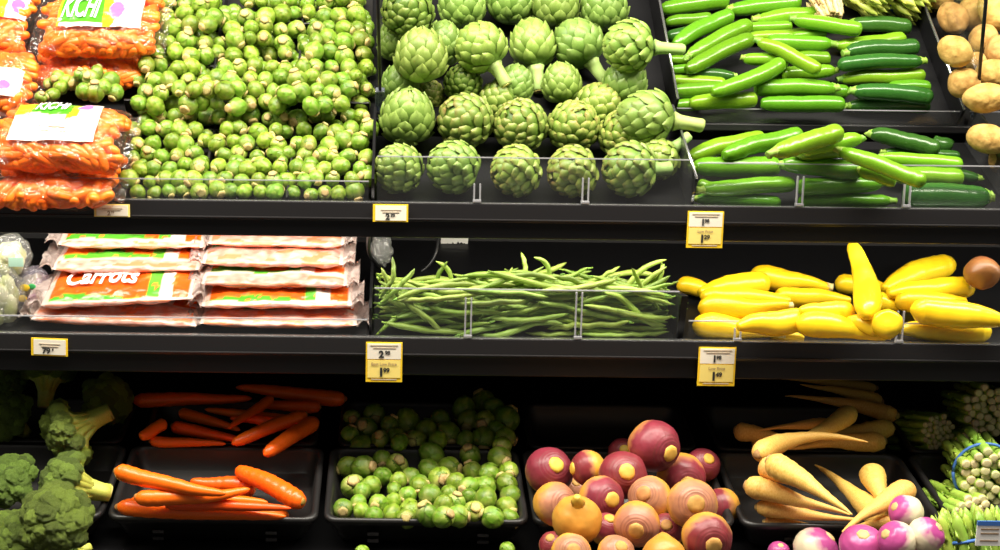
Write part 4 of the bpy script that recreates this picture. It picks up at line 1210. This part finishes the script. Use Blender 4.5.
# ------------------------------------------------------------------ asparagus bunches
def spear_mesh(L, R, tip, seed):
    rg_ = random.Random(seed); mm = MB()
    n = 16; P = [(0, rg_.uniform(-.002, .002) * math.sin(i * .4), L * i / (n - 1)) for i in range(n)]
    rr = [R * (float(np.interp(i / (n - 1), [0, .72, .86, .95, 1], [1, .86, .95, .6, .12])) if tip else 1 - .12 * i / n) for i in range(n)]
    mm.sweep(P, rr, 10, col=lambda s, a: (1 + .7 * max(0, .25 - s), 1 + .5 * max(0, .25 - s), 1 + 1.2 * max(0, .25 - s)))
    # pointed scales along the spear
    for k in range(8 if tip else 5):
        t = .30 + .08 * k if not tip else .25 + .085 * k
        if t > .97: break
        a = k * 2.4; z = L * t; r = R * 1.02
        w_ = .55
        vs = [(r * 1.0 * math.cos(a - w_), r * math.sin(a - w_), z), (r * 1.0 * math.cos(a + w_), r * math.sin(a + w_), z), (r * 1.12 * math.cos(a), r * 1.12 * math.sin(a), z - R * .2), (r * 1.10 * math.cos(a), r * 1.10 * math.sin(a), z + R * 2.0)]
        mm.add(vs, [(0, 2, 3), (2, 1, 3), (0, 3, 1), (0, 1, 2)], col=(.80, .74, .60))
    return mm.mesh('spear', M['spear'])
cutm = MB(); cutm.sweep([(0, 0, .001), (0, 0, -.0012), (0, 0, -.0018)], [1.0, .93, .6], 12)
BUTT = cutm.mesh('cut_end', M['butt'])
def bunch(tray, px, py, rpx, n, axis, label, L=.16, tip=False, band=None, flat=1.0, h=.03, fan=.06, group=None, mat=None, seed=0, name='asparagus_bunch', tagcard=False):
    """Spears held by a band. axis: direction from the end facing the viewer to the far end (right, up, away)."""
    rg_ = random.Random(seed + int(px))
    c = tray.at(px, py, h); R = rpx * depth(c) / F
    root = thing(name, c, label, 'asparagus', group)
    d = Vector((axis[0], axis[2], axis[1])).normalized()
    root.rotation_euler = axis_rot(d).to_euler()
    Rm = axis_rot(d)
    r1 = R / math.sqrt(n) * .93
    sms = [spear_mesh(L, r1 * f, tip, seed + 5 + i) for i, f in enumerate((.92, 1.0, 1.1))]
    if mat:
        for s in sms: s.materials[0] = M[mat]
    for i in range(n):
        rad = R * math.sqrt((i + .5) / n) * .93; a = i * 2.39996
        o = Vector((rad * math.cos(a), rad * math.sin(a) * flat, rg_.uniform(-.006, .004)))
        s_ = put('spear', sms[i % 3], root, o)
        dirn = Vector((o.x * fan / max(R, .001), o.y * fan / max(R, .001), 1))
        s_.rotation_euler = axis_rot(dirn, rg_.uniform(0, 6)).to_euler()
        if not tip:
            k = put('cut_end', BUTT, s_, scale=(r1 * rg_.uniform(.95, 1.08), r1, 1.0))
    if band is not None:
        mm = MB(); rr = R * 1.04
        for z0 in band:
            ring = [(rr * math.cos(t) , rr * math.sin(t) * flat, z0) for t in np.linspace(0, 2 * math.pi, 33)]
            mm.sweep(ring, [.0024] * 33, 6)
        mm.build('rubber_band', M['band'], root)
    if tagcard:
        q = on_y(990, 534, c.y - .03); lp = Rm.inverted() @ (q - c)
        t = MB(); Ri = Rm.inverted().to_4x4()
        t.box((-.018, -.001, -.016), (.018, .001, .012), M=Ri); tg = put('tag', t.mesh('tag', M['white'], False), root, lp)
        t = MB(); t.box((-.018, -.0015, .012), (.018, .0012, .018), M=Ri); put('blue_strip', t.mesh('blue_strip', M['band'], False), tg)
        for z in (-.010, .0, .006):
            t = MB(); t.box((-.013, -.0014, z), (.011, -.0008, z + .0018), M=Ri); put('print_line', t.mesh('print_line', M['grey_ink'], False), tg)
    return root
BUTT = cutm.mesh('cut_end', M['butt'])
bunch(BOT, 938, 432, 19, 32, (-.22, -.26, .95), 'round asparagus bunch in the shade, small cut ends facing out', h=.06, L=.11)
bunch(BOT, 975, 441, 18, 22, (-.1, -.25, .95), 'low dark asparagus bunch squeezed between two round ones', h=.05, flat=.6, L=.10)
bunch(BOT, 988, 411, 26, 34, (.15, -.2, .95), 'shaded asparagus bunch with the thickest cut ends, highest at the back', h=.10, L=.11)
bunch(BOT, 990, 478, 30, 34, (.2, -.05, .98), 'lit asparagus bunch with pale cut ends and a blue band', band=(.022,), h=.085, L=.11)
bunch(BOT, 972, 508, 20, 16, (-.15, -.1, .9), 'asparagus bunch with broad slanting cut ends below the banded one', h=.05, flat=.6, L=.09)
bunch(FRONT, 975, 588, 23, 15, (-.22, .95, .22), 'asparagus bunch standing tips up with a blue band and a white tag', L=.108, tip=True, band=(.070,), h=.06, fan=.10, tagcard=True)
bunch(FRONT, 1005, 584, 16, 12, (-.2, .95, .2), 'thin asparagus standing tips up behind the tagged bunch', L=.11, tip=True, h=.03, fan=.1)
M['spear_bright'] = veg('bright_asparagus', (.42, .52, .05), (.60, .66, .14), 30, .4, attr=True, jitter=(.02, .16))
bunch(UPP, 822, -38, 27, 40, (.55, -.42, -.50), 'asparagus bunch lying slantwise above the dark zucchini, nearest the straw-coloured ends', L=.150, tip=True, h=.035, flat=.8, fan=.04, mat='spear_bright')
bunch(UPP, 862, -40, 27, 40, (.50, -.46, -.50), 'asparagus bunch with a blue band lying slantwise beside the black side wall', L=.150, tip=True, band=(.105,), h=.035, flat=.8, fan=.04, mat='spear_bright')
M['straw'] = veg('straw_root_ends', (.62, .40, .16), (.82, .66, .36), 40, .6)
bunch(UPP, 832, 19, 12, 26, (-.12, .55, .45), 'straw-coloured bunch of dry root ends beside the asparagus', L=.06, tip=True, h=.03, fan=.25, mat='straw', name='scallion_bunch')
# ------------------------------------------------------------------ lettering
def text_geo(s, size=1.0, shear=0.0, bold=0.0):
    cu = bpy.data.curves.new('lettering', 'FONT'); cu.body = s; cu.size = size; cu.shear = shear; cu.offset = bold
    cu.resolution_u = 3
    o = bpy.data.objects.new('lettering', cu); COL.objects.link(o)
    bpy.context.view_layer.update()
    me = bpy.data.meshes.new_from_object(o.evaluated_get(bpy.context.evaluated_depsgraph_get()))
    v = [tuple(q.co) for q in me.vertices]; f = [tuple(p.vertices) for p in me.polygons]
    bpy.data.objects.remove(o); bpy.data.curves.remove(cu); bpy.data.meshes.remove(me)
    x0, x1 = min(q[0] for q in v), max(q[0] for q in v); y0, y1 = min(q[1] for q in v), max(q[1] for q in v)
    return [((q[0] - x0), (q[1] - y0)) for q in v], f, x1 - x0, y1 - y0

# ------------------------------------------------------------------ bags of baby carrots (top shelf)
def frame(c, right, away, up):
    return Matrix.Translation(c) @ Matrix((right, away, up)).transposed().to_4x4()
def pow_(x, e): return math.copysign(abs(x) ** e, x)
class Bag:
    def __init__(s, L, W, T, seed, rough=.004, e=.75):
        s.L, s.W, s.T, s.seed, s.rough, s.e = L, W, T, seed, rough, e
    def S(s, u, a, off=0.0):
        """u -1..1 along the bag, a round its section: 0 = side facing the aisle, pi/2 = top."""
        k = max(0.0, 1 - abs(u) ** 5) ** .5
        kz = .10 + .90 * k
        y = -pow_(math.cos(a), s.e) * s.W / 2 * (.90 + .10 * k); z = pow_(math.sin(a), s.e) * s.T / 2 * kz
        p = Vector((u * s.L / 2, y, z))
        n_ = Vector((0, -math.cos(a) / s.W, math.sin(a) / s.T)).normalized()
        w_ = s.rough * (nz(p, 28, s.seed) + .6 * nz(p, 65, s.seed + 5)) - s.rough * .8 * abs(nz((p.x * 20, p.y * 60, p.z * 60), 1, s.seed + 9))
        return p + n_ * (w_ + off)
    def film(s, nu=56, na=40):
        mm = MB(); vs, uv = [], []
        for i in range(nu + 1):
            u = -1 + 2 * i / nu
            for k in range(na):
                a = 2 * math.pi * k / na
                vs.append(s.S(u, a)); uv.append((u, a))
        fs = [(i * na + k, (i + 1) * na + k, (i + 1) * na + (k + 1) % na, i * na + (k + 1) % na) for i in range(nu) for k in range(na)]
        fs.append(tuple(range(na))); fs.append(tuple(nu * na + k for k in range(na))[::-1])
        mm.add(vs, fs, uv)
        return mm, uv
    def patch(s, u0, u1, a0, a1, color, nu=60, na=30, off=.0012):
        mm = MB(); vs, cs = [], []
        for i in range(nu + 1):
            for k in range(na + 1):
                U, A = i / nu, k / na
                vs.append(s.S(u0 + (u1 - u0) * U, a0 + (a1 - a0) * A, off)); cs.append(color(U, A))
        fs = [(i * (na + 1) + k, (i + 1) * (na + 1) + k, (i + 1) * (na + 1) + k + 1, i * (na + 1) + k + 1) for i in range(nu) for k in range(na)]
        mm.add(vs, fs, None, cs)
        return mm
    def text(s, t, u0, u1, a0, a1, shear=.25, bold=.0, off=.0024, arc=0.0):
        v, f, w_, h_ = text_geo(t, 1.0, shear, bold)
        mm = MB(); mm.add([s.S(u0 + (u1 - u0) * q[0] / w_, a0 + (a1 - a0) * q[1] / h_ + arc * (q[0] / w_), off) for q in v], f)
        return mm
baby = MB(); baby.sweep([(-.021, 0, 0), (-.019, 0, 0), (-.013, 0, 0), (0, 0, .0008), (.013, 0, 0), (.019, 0, 0), (.021, 0, 0)], [.002, .0055, .0078, .0082, .0076, .0052, .002], 10)
M['film_end'] = clear('crinkled_film_end', (1, .9, .86), .40, .10, .2, (.95, .78, .72), bump=(60, 1.0, .02))
M['babyc'] = veg('baby_carrots', (.90, .15, .008), (.97, .25, .02), 25, .35, jitter=(.0, .0))
def baby_bag(tray, px, py, h, tilt, L, W, T, seed, label, lab=None, text=None, yaw=0.0):
    b = Bag(L, W, T, seed, .0038)
    c = tray.at(px, py, h)
    root = thing('baby_carrot_bag', c, label, 'bag of carrots', None)
    base = Matrix((Vector((1, 0, 0)), tray.t, tray.n)).transposed()
    root.rotation_euler = (base @ Matrix.Rotation(yaw, 3, 'Z') @ Matrix.Rotation(tilt, 3, 'X')).to_euler()
    fm, _ = b.film(); fm.build('film', M['film'], root)
    # sealed ends of the film
    for sgn in (-1, 1):
        mm = MB(); vs = []
        for j in range(4):
            for k in range(25):
                v_ = -1 + 2 * k / 24
                vs.append((sgn * (L / 2 - .001 + j * .005), v_ * W * .44 * (1 + .04 * j), .0035 * nz((v_ * 6, j * .8, sgn), 1, seed)))
        mm.add(vs, [(j * 25 + k, j * 25 + k + 1, (j + 1) * 25 + k + 1, (j + 1) * 25 + k) for j in range(3) for k in range(24)])
        mm.build('seal', M['film'], root)
    r2 = random.Random(seed); mm = MB()
    bv_ = np.array(baby.v)
    for k in range(230):
        u = r2.uniform(-.84, .84); a = r2.uniform(-.5, math.pi * .95)
        p = b.S(u, a, -.0095 - r2.uniform(0, .010)); ang = r2.gauss(.3 if seed % 2 else -.2, .6)
        n_ = Vector((0, -math.cos(a) / W, math.sin(a) / T)).normalized(); x_ = Vector((1, 0, 0)); y_ = n_.cross(x_)
        d = x_ * math.cos(ang) + y_ * math.sin(ang)
        R3 = np.array(Matrix((d, n_.cross(d), n_)).transposed())
        mm.add((bv_ @ R3.T + np.array(p)).tolist(), baby.f)
    tag(mm.build('baby_carrots', M['babyc'], root), kind='stuff')
    if lab:
        lb = b.patch(*lab['area'], lab['color']).build('printed_label', M['print'], root)
        for t in lab.get('text', []): b.text(*t[:5], shear=.3, bold=.02, off=.0045).build('lettering', M['white'], lb)
        for t in lab.get('lines', []): b.patch(*t, lambda U, A: (.25, .18, .14), 20, 2, .0018).build('print_line', M['print'], lb)
    return root
WH, GR, YE, PU = (.74, .66, .58), (.07, .36, .015), (.80, .58, .015), (.42, .13, .50)
def label_a(U, A):
    ell = ((U - .70) / .085) ** 2 + ((A - .42) / .17) ** 2
    if ell < 1: return PU
    if .02 < U < .54 and A > .12: return GR
    if .54 <= U < .64 + .05 * math.sin(A * 5): return YE
    if U <= .02: return YE
    return WH
def label_b(U, A):
    ell = ((U - .80) / .10) ** 2 + ((A - .86) / .12) ** 2
    if ell < 1: return PU
    if .18 < U < .62 + .05 * A and A > .58 + .04 * math.sin(U * 9): return GR
    if U <= .18 and A > .55 or .6 < U < .74 and A > .45 + .6 * (U - .6): return YE
    return WH
H = math.pi
baby_bag(UPP, -22, 26, .045, 0, .185, .135, .075, 3, 'bag of baby carrots at the top corner of the picture, only its end showing', dict(area=(.35, .92, H * .45, H * .72), color=lambda U, A: PU if ((U - .72) / .2) ** 2 + ((A - .35) / .2) ** 2 < 1 else (YE if U < .40 else WH)))
baby_bag(UPP, 92, 66, .031, -.1, .165, .10, .055, 4, 'bag of baby carrots lying underneath the one with the upright green logo')
baby_bag(UPP, 102, 26, .085, .05, .185, .125, .065, 5, 'bag of baby carrots with a green and purple printed label, resting on another bag', dict(area=(-.66, .74, H * .36, H * .72), color=label_a, text=[('KICHI', -.60, .04, H * .44, H * .60)]))
baby_bag(UPP, -22, 84, .053, -.05, .185, .13, .07, 6, 'bag of baby carrots at the picture edge just above the front bag', dict(area=(.25, .85, H * .22, H * .50), color=lambda U, A: PU if ((U - .55) / .18) ** 2 + ((A - .45) / .22) ** 2 < 1 else WH))
baby_bag(LOW, 58, 180, .033, .0, .180, .12, .052, 7, 'bag of baby carrots flat on the tray behind the low clear lip', yaw=.02)
baby_bag(LOW, 62, 140, .084, .12, .185, .125, .070, 8, 'large glossy bag of baby carrots on top at the front, label near its far edge', dict(area=(-.70, .62, H * .32, H * .72), color=label_b, text=[('KICHI', -.40, .12, H * .575, H * .685)], lines=[(-.25, .15, H * .445, H * .455), (-.2, .18, H * .41, H * .42)]), yaw=-.03)

# ------------------------------------------------------------------ long bags of whole carrots (middle shelf)
def carrot_bag(px, py, Yf, tilt, L, W, T, seed, label, flip=False, word=True, yaw=0.0, front=52):
    b = Bag(L, W, T, seed, .0030, .95)
    c = on_y(px, py, Yf) + Vector((0, W / 2 * math.cos(tilt), W / 2 * math.sin(tilt)))
    root = thing('carrot_bag', c, label, 'bag of carrots', None)
    root.rotation_euler = (Matrix.Rotation(yaw, 3, 'Y') @ Matrix.Rotation(tilt, 3, 'X')).to_euler()
    fm, uv = b.film(84, 56)
    r2 = random.Random(seed); sh = r2.uniform(-.12, .12)
    cols = []
    for (u, a), p in zip(uv, fm.v):
        d = math.degrees(a); d = d - 360 if d > 180 else d
        n1 = nz((u * 2.5, d * .05, seed), 1.0); n2 = nz((u * 9, d * .10, seed + 3), 1.0)
        lim = front + 10 * n1
        if d < lim and d > -60:
            c_ = (.70, .36 + .22 * n2, .29 + .22 * n2) if n1 > -.15 else (.80, .24, .11)
            if d > lim - 9: c_ = (.74, .58, .50)
            if d < -14 + 14 * n2: c_ = (.88, .26, .11)
        elif d <= -60 or d > 170: c_ = (.9, .35, .2)
        else:
            c_ = (.86, .13, .008)
            gs = lim + 7 + 20 * max(0, .5 - abs(u + .45))
            if -.92 < u < .30 and d < gs + 8 + 6 * n1: c_ = (.10, .45, .03)
            if .30 < u + sh < .46: c_ = (.12, .50, .04)
            if .46 < u + sh < .64: c_ = (.82, .72, .66)
            if u < -.90: c_ = (.80, .55, .47)
            if n2 > .42: c_ = (.90, .26, .05)
        if abs(u) > .94: c_ = (.80, .62, .55)
        cols.append(c_)
    fm.c = cols
    fm.build('printed_film', M['print'], root)
    if word:
        b.text('Carrots', -.72, .24, math.radians(66), math.radians(106), shear=.2, bold=.03, off=.0042).build('lettering', M['white'], root)
    # gathered end of the film
    for sgn, ln in ((1, .018), (-1, .022)):
        mm = MB(); vs = []
        for j in range(7):
            t = j / 6
            for k in range(24):
                a = 2 * math.pi * k / 24
                q = b.S(sgn * .985, a); f_ = 1 - .45 * math.sin(t * 2.6)
                vs.append((sgn * (L / 2 * .985 + ln * t), q.y * f_ * (1 + .25 * math.sin(k * 3.3 + t)), q.z * (f_ + 1.2 * t) + .006 * nz((k * .9, t * 3, seed), 1)))
        mm.add(vs, [(j * 24 + k, (j + 1) * 24 + k, (j + 1) * 24 + (k + 1) % 24, j * 24 + (k + 1) % 24) for j in range(6) for k in range(24)])
        mm.build('gathered_end', M['film_end'], root)
    return root
T_ = .026
carrot_bag(113, 324, .016, .20, .245, .12, .030, 11, 'bag of carrots at the very front by the clear produce bags, pink side showing', word=False, yaw=.03, front=80)
carrot_bag(278, 326, .016, .20, .235, .12, T_, 12, 'bag of carrots at the front next to the green beans, lowest of its stack', word=False, front=75)
carrot_bag(276, 307, .022, .22, .225, .12, T_, 13, 'printed bag of carrots second from the bottom next to the green beans', yaw=-.015, front=32)
carrot_bag(115, 304, .016, .30, .225, .13, .028, 14, 'bag of carrots with large white lettering turned to the aisle, second from the bottom', yaw=-.06, front=22)
carrot_bag(274, 286, .046, .22, .220, .12, T_, 15, 'bag of carrots third from the bottom next to the green beans', word=False, front=60)
carrot_bag(125, 271, .072, .26, .225, .12, .028, 16, 'bag of carrots third from the bottom in the stack by the clear produce bags', word=False, yaw=-.01, front=56)
carrot_bag(272, 265, .068, .22, .215, .12, T_, 17, 'bag of carrots second from the top next to the green beans, mostly pink', word=False, front=80)
carrot_bag(130, 247, .092, .28, .225, .12, .028, 18, 'topmost bag of carrots by the clear produce bags, lettering under the shelf edge', yaw=.0, front=38)
carrot_bag(276, 245, .090, .22, .210, .12, T_, 19, 'topmost bag of carrots next to the green beans, under the shelf edge', word=False, front=65)

# ------------------------------------------------------------------ clear produce bags at the end of the middle shelf
M['cauli'] = veg('pale_green_vegetable', (.55, .60, .22), (.80, .78, .56), 40, .6, bump=(60, .6, .006))
M['purple_print'] = plain('purple_print', (.34, .10, .46), .35); M['green_print'] = plain('green_print', (.05, .45, .12), .35); M['mint'] = plain('mint_label', (.48, .74, .60), .4)
M['haze'] = clear('cloudy_purple_film', (.86, .80, .88), .22, .10, .2, (.62, .55, .68), bump=(50, 1.0, .03))
def clear_bag(px, py, Y, rx, ry, rz, film, seed, label, dots, lab=None):
    c = on_y(px, py, Y); k = depth(c) / F
    root = thing('produce_bag', c, label, 'bagged vegetable')
    mm = MB(); mm.ball((0, 0, 0), (rx * k, rz, ry * k), nu=48, nv=36, fn=lambda q, th, ph: 1 + .16 * nz(q, 2.2, seed) + .09 * abs(nz(q, 6, seed + 2)) + .03 * nz(q, 14, seed)); mm.build('film', film, root)
    mm = MB()
    for i in range(9):
        z = 1 - (i + .5) / 9 * 2; ph = i * 2.4; r_ = math.sqrt(1 - z * z)
        mm.ball((math.cos(ph) * r_ * rx * k * .5, math.sin(ph) * r_ * rz * .5, z * ry * k * .5 - .004), (rx * k * .36, rz * .36, ry * k * .36), nu=20, nv=14, fn=lambda q, th, ph: 1 + .18 * nz(q, 4, i + seed))
    mm.build('vegetable', M['cauli'], root)
    for dx, dz, r_, m_ in dots:
        mm = MB(); mm.ball((dx * rx * k, 0, dz * ry * k), (r_ * k, .0015, r_ * k * .7), nu=14, nv=8)
        yy = -rz * 1.10 * math.sqrt(max(.05, 1 - dx * dx * .85 - dz * dz * .85)) - .002
        mm.v = [(v[0], v[1] + yy, v[2]) for v in mm.v]; mm.build('printed_spot', M[m_], root)
    if lab:
        mm = MB(); q = on_y(lab[0], lab[1], c.y - rz * 1.12) - c
        mm.box((q.x - .011, q.y - .001, q.z - .007), (q.x + .011, q.y, q.z + .007)); mm.build('sticker', M['mint'], root, False)
clear_bag(33, 288, .10, 17, 22, .03, M['haze'], 2.0, 'cloudy purple produce bag with coloured spots, wedged beside the carrot bags', [(-.1, .2, 5, 'yellow'), (.3, .25, 4, 'green_print'), (.35, -.25, 5, 'purple_print'), (-.3, -.3, 5, 'yellow')])
clear_bag(10, 256, .09, 21, 22, .035, M['gum'], 5.0, 'clear bag of pale vegetables with a mint sticker, upper one at the shelf end', [(-.5, -.1, 5, 'yellow')], (16, 262))
clear_bag(3, 299, .055, 21, 34, .035, M['gum'], 8.0, 'clear bag with pale green stems inside, lower one at the shelf end', [(-.2, .35, 3, 'purple_print')])
# crumpled plastic and cable loop behind the beans
c = on_y(381, 252, .16); k = depth(c) / F
mm = MB(); mm.ball((0, 0, 0), (11 * k, .012, 17 * k), nu=40, nv=30, fn=lambda q, th, ph: 1 + .35 * nz(q, 2.5, 4) + .25 * abs(nz(q, 7, 1)) - .35 * max(0, -q.z))
tag(mm.build('crumpled_plastic', M['gum'], None, True, c), 'crumpled clear plastic hanging behind the bean bin corner', 'plastic film')
pts = [on_y(x, y, Y) for x, y, Y in ((374, 232, .045), (369, 236, .05), (369, 252, .10), (375, 262, .15), (385, 272, .19), (400, 277, .215), (414, 275, .22), (427, 267, .225), (435, 255, .23), (438, 240, .24), (438, 226, .25))]
P, Rr = densify(pts, [.0030] * len(pts), 5)
mm = MB(); mm.sweep(P, Rr, 8); c = pts[5]
tag(shift(mm, c).build('cable', M['cable'], None, True, c), 'black cable hanging in a loop under the top shelf', 'cable')
r2 = random.Random(3); mm = MB(); a_, b_ = on_y(441, 237, .316), on_y(468, 246, .316)
n = 16; top_ = [(a_.x + (b_.x - a_.x) * i / n, a_.z) for i in range(n + 1)]; bot_ = [(x, b_.z + r2.uniform(-.004, .004) + (.004 if i > 3 else 0)) for i, (x, z) in enumerate(top_)]
vs = [Vector((x, Y, z)) for Y in (.3160, .3175) for x, z in top_ + bot_]
m1 = n + 1; o = 2 * m1
fs = [(i, i + 1, m1 + i + 1, m1 + i) for i in range(n)] + [(o + i + 1, o + i, o + m1 + i, o + m1 + i + 1) for i in range(n)] + [(m1 + i, m1 + i + 1, o + m1 + i + 1, o + m1 + i) for i in range(n)] + [(i + 1, i, o + i, o + i + 1) for i in range(n)]
mm.add(vs, fs); c = Vector((a_.x, .316, a_.z))
tag(shift(mm, c).build('torn_label', M['paper'], None, False, c), 'torn white paper label stuck on the dark panel behind the beans', 'label')

# ------------------------------------------------------------------ price tags
def price_tag(x0, y0, x1, y1, label, top=None, low=None, lowtxt=None, tilt=.0, yellow='yellow', slim=False, side=True):
    Y = -.0145
    a, b = on_y(x0, (y0), Y), on_y(x1, y1, Y)
    a.z += (x1 - x0) / 2 * ROLL * depth(a) / F * 0
    c = Vector(((a.x + b.x) / 2, Y, (a.z + b.z) / 2)); W2, H2 = abs(b.x - a.x) / 2, abs(a.z - b.z) / 2
    root = thing('price_tag', c, label, 'price tag'); root.rotation_euler = (0, tilt, 0)
    def slab(nm, xa, xb, za, zb, d0, d1, mat, par):
        mm = MB(); mm.box((xa, d0, za), (xb, d1, zb)); return mm.build(nm, M[mat], par, False)
    def txt(s, xc, zb, hgt, mat, par, bold=.0, wmax=None):
        v, f, w_, h_ = text_geo(s, 1.0, 0, bold); k = hgt / h_
        kx = k if not wmax else min(k, wmax / w_)
        mm = MB(); mm.add([(xc + (q[0] - w_ / 2) * kx, -.0024, zb + q[1] * k) for q in v], f); return mm.build('lettering', M[mat], par, False)
    slab('card', -W2, W2, -H2, H2, -.0008, .0008, yellow, root)
    if low is None:
        wp = slab('white_panel', -W2 * (.86 if side else .97), W2 * (.90 if side else .97), -H2 * .84, H2 * .86, -.0016, -.0008, 'card', root)
        slab('print_line', -W2 * .55, W2 * .6, H2 * .32, H2 * .42, -.0022, -.0016, 'line', wp)
        slab('print_line', -W2 * .45, W2 * .5, H2 * .05, H2 * .13, -.0022, -.0016, 'line', wp)
        price(txt, top, 0, -H2 * .76, H2 * .74, 'grey_ink' if slim else 'ink', wp)
    else:
        wp = slab('white_panel', -W2 * .92, W2 * .92, H2 * .16, H2 * .94, -.0016, -.0008, 'card', root)
        slab('print_line', -W2 * .75, W2 * .75, H2 * .82, H2 * .88, -.0022, -.0016, 'line', wp)
        slab('print_line', -W2 * .6, W2 * .65, H2 * .70, H2 * .74, -.0022, -.0016, 'line', wp)
        price(txt, top, 0, H2 * .22, H2 * .38, 'ink', wp)
        yp = slab('yellow_panel', -W2 * .90, W2 * .90, -H2 * .78, H2 * .10, -.0016, -.0008, 'paleyellow', root)
        txt(lowtxt, 0, -H2 * .16, H2 * .15, 'grey_ink', yp, .02, W2 * 1.5)
        price(txt, low, 0, -H2 * .72, H2 * .46, 'ink', yp)
        slab('print_line', -W2 * .7, W2 * .7, -H2 * .90, -H2 * .85, -.0013, -.0008, 'line', root)
def price(txt, p, xc, z, h, mat, par):
    big, small = p
    w_ = text_geo(big, 1.0)[2:]; k = h / w_[1]
    bw = w_[0] * k
    txt(big, xc - .004, z, h, mat, par, .05)
    txt(small, xc - .004 + bw / 2 + h * .12 + h * .40 * len(small) * .45, z + h * .42, h * .56, mat, par, .05)
price_tag(94, 204, 130, 217, 'slim price tag under the carrot and sprout bags on the top rail', ('2', '99'), yellow='paleyellow', slim=True)
price_tag(373, 204, 408, 222, 'yellow-edged price tag under the artichokes', ('2', '99'))
price_tag(688, 211, 722, 248, 'tall yellow price tag on the top rail below the zucchini', ('1', '98'), ('1', '29'), 'Low Price')
price_tag(31, 338, 68, 356, 'small tilted price tag under the carrot bags on the middle rail', ('79', '\u00a2'), tilt=.03)
price_tag(366, 342, 402, 382, 'tall yellow price tag below the green beans', ('2', '98'), ('1', '99'), 'Best Low Price')
price_tag(699, 347, 734, 386, 'tall yellow price tag below the yellow squash', ('1', '98'), ('1', '49'), 'Low Price')
